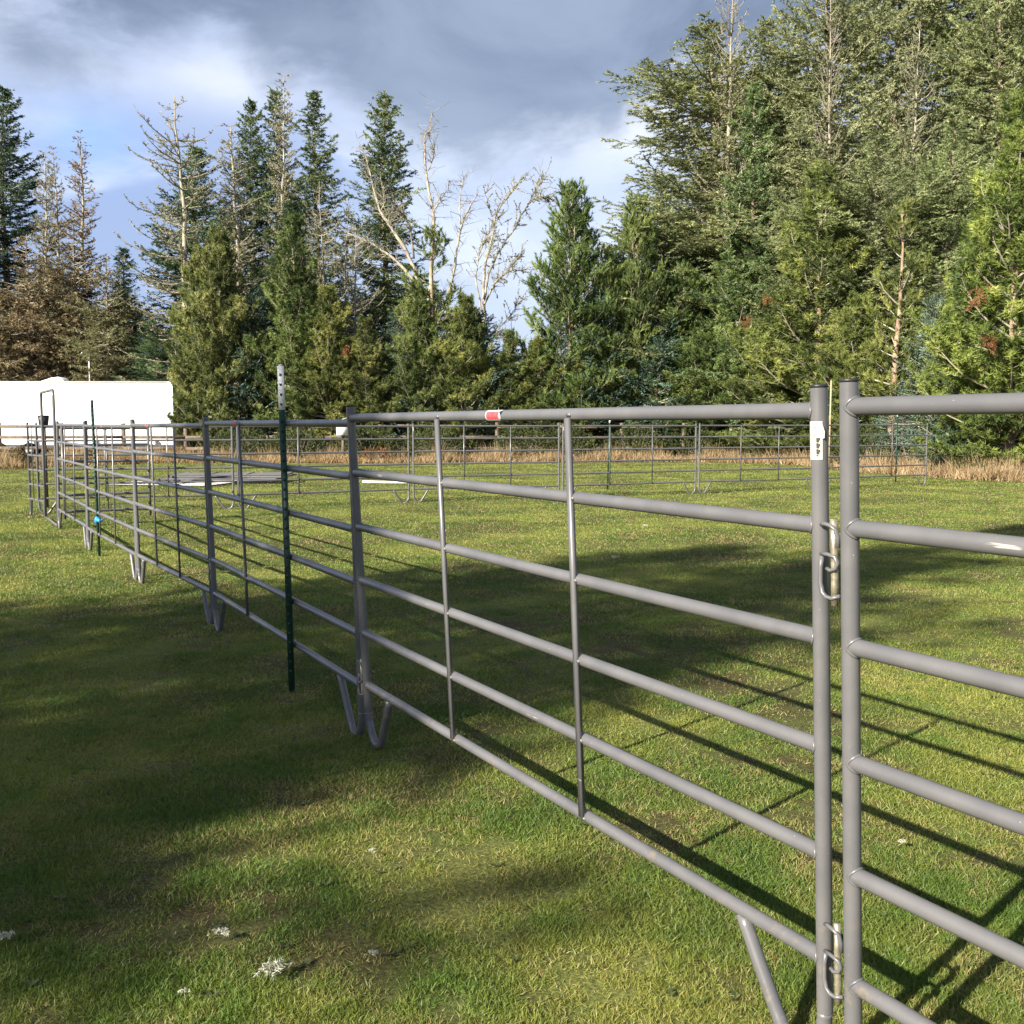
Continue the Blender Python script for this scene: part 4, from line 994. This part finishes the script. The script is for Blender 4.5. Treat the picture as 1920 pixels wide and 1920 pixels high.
# shrubs and rusty fern at the foot of the trees
def shrub(px, Y, w, h, mt, name, label, cat, seed, n=700):
    rng = np.random.default_rng(seed); Y = ground(px, float(np.interp(px, EDGE_X, EDGE_Y))).y + (2.6 if mt == 'shrub' else 1.0); q = pix(px, 800, Y); t = empty(name, (q.x, Y, float(gz(q.x, Y))))
    a = rng.random(n) * 6.28; e = rng.random(n) ** 0.6; rr = w * np.sqrt(rng.random(n)); z = h * e * (1 - 0.5 * (rr / w) ** 2)
    P = np.stack([rr * np.cos(a), rr * np.sin(a), z], 1); D = unit(P * [1, 1, 0.6] + rng.normal(size=(n, 3)) * 0.3 + [0, 0, .3]) * 0.16
    MB().needles(P, P + D, 16, 0.075, 0.035, R(50), rng).build('leaves', M[mt], t)
    MB().segs(P[:120] * [0.1, 0.1, 0.0], P[:120], 0.012, 0.004, 3).build('stems', M['twig'], t); tag(t, label, cat, 'shrubs at the foot of the trees' if mt == 'shrub' else None)
labs = ['low shrub at the foot of the twin trunked pine', 'low shrub under the bushy pine', 'low shrub below the small olive pine', 'low shrub under the airy pine', 'low shrub below the open sky gap', 'low shrub under the open pine', 'low shrub under the slender pine', 'low shrub beneath the broad tall fir', 'low shrub beneath the bright low pine', 'low shrub left of the bare pine trunk', 'low shrub in the dry grass at the right edge']
for i, (px, Y) in enumerate([(450, 35), (560, 35.6), (690, 35.5), (815, 35.8), (985, 36), (1060, 36), (1190, 35.8), (1300, 35), (1460, 33.5), (1620, 32.0), (1880, 29.6)]):
    shrub(px, Y, 1.3, 1.5 if i != 10 else 0.7, 'shrub', 'shrub', labs[i], 'shrub', 70 + i)
shrub(706, 35.0, 0.55, 0.6, 'fern', 'rusty_fern', 'rusty brown fern beside the near post pair, far behind the fence', 'fern', 90, 90)
shrub(35, 34.5, 0.35, 0.7, 'brown', 'dark_weed', 'dark dead weed in the dry grass left of the arched gate frame', 'weed', 91, 160)
def dead_twigs(tree_label, spots, seed):
    """rust coloured dead sprays that belong to one pine"""
    t = next(o for o in bpy.data.objects if o.get('label') == tree_label); bpy.context.view_layer.update()
    rng = np.random.default_rng(seed)
    for px, py, dy, size in spots:
        q = pix(px, py, t.location.y - dy); n = 22
        P = np.array([list(q)]) + rng.normal(size=(n, 3)) * size * np.array([1, 1, 1.3]); D = unit(rng.normal(size=(n, 3)) + [0, 0, -.6]) * 0.15
        o = MB().needles(P, P + D, 26, 0.11, 0.016, R(35), rng).build('dead_twigs', M['fern'], t)
        o.matrix_parent_inverse = t.matrix_world.inverted(); o['label'] = 'rusty dead needles'
dead_twigs('low bright pine with rusty twigs', [(1440, 562, 1.4, 0.11), (1398, 603, 1.2, 0.08)], 3)
dead_twigs('tallest bright green pine at the right edge of the photo', [(1832, 556, 2.0, 0.10), (1856, 640, 2.0, 0.06)], 4)
dead_twigs('small olive pine left of the pale snag', [(650, 655, 1.2, 0.07)], 5)

# bits lying on the lawn
def litter():
    rng = np.random.default_rng(8)
    items = [(698, 1612, .012, 'pale tuft of lichen on the lawn, nearest the curved legs'), (510, 1840, .035, 'large pale lichen tuft near the bottom of the photo'), (415, 1770, .018, 'grey lichen twig on the lawn left of the large tuft'), (12, 1775, .016, 'bleached wood chip at the left edge'), (345, 1882, .010, 'small pale lichen bit low in the photo'), (700, 1808, .011, 'thin grey lichen twig right of the large tuft'), (1152, 1050, .03, 'pale lichen twig inside the pen at the shade edge'), (1210, 1390 - 400, .03, 'tiny pale lichen fleck beyond the middle rails'), (1690, 1595, .011, 'small pale lichen fleck beyond the right panel')]
    for px, py, s, lab in items:
        p = ground(px, py); t = empty('lichen_tuft', (p.x, p.y, p.z + 0.022)); n = 26
        D = unit(rng.normal(size=(n, 3)) * [1, 1, 0.5] + [0, 0, .25]); P = rng.normal(size=(n, 3)) * s * 0.35 * np.array([1.5, 1, .3]); P[:, 2] = np.abs(P[:, 2]) + 0.012
        MB().needles(P, P + D * s * 0.5, 10, s * 0.45, 0.0035, R(60), rng).build('fronds', M['tuft'], t)
        MB().segs([[-s, 0, 0.012], [0, 0, 0.016]], [[0, 0, 0.016], [s, s * .3, 0.013]], 0.003, 0.002, 5).build('twig', M['twig'], t)
        tag(t, lab, 'lichen', 'lichen bits fallen on the lawn')
litter()
bpy.context.view_layer.update()
print('objects', len(bpy.data.objects), 'polys', sum(len(m.polygons) for m in bpy.data.meshes))
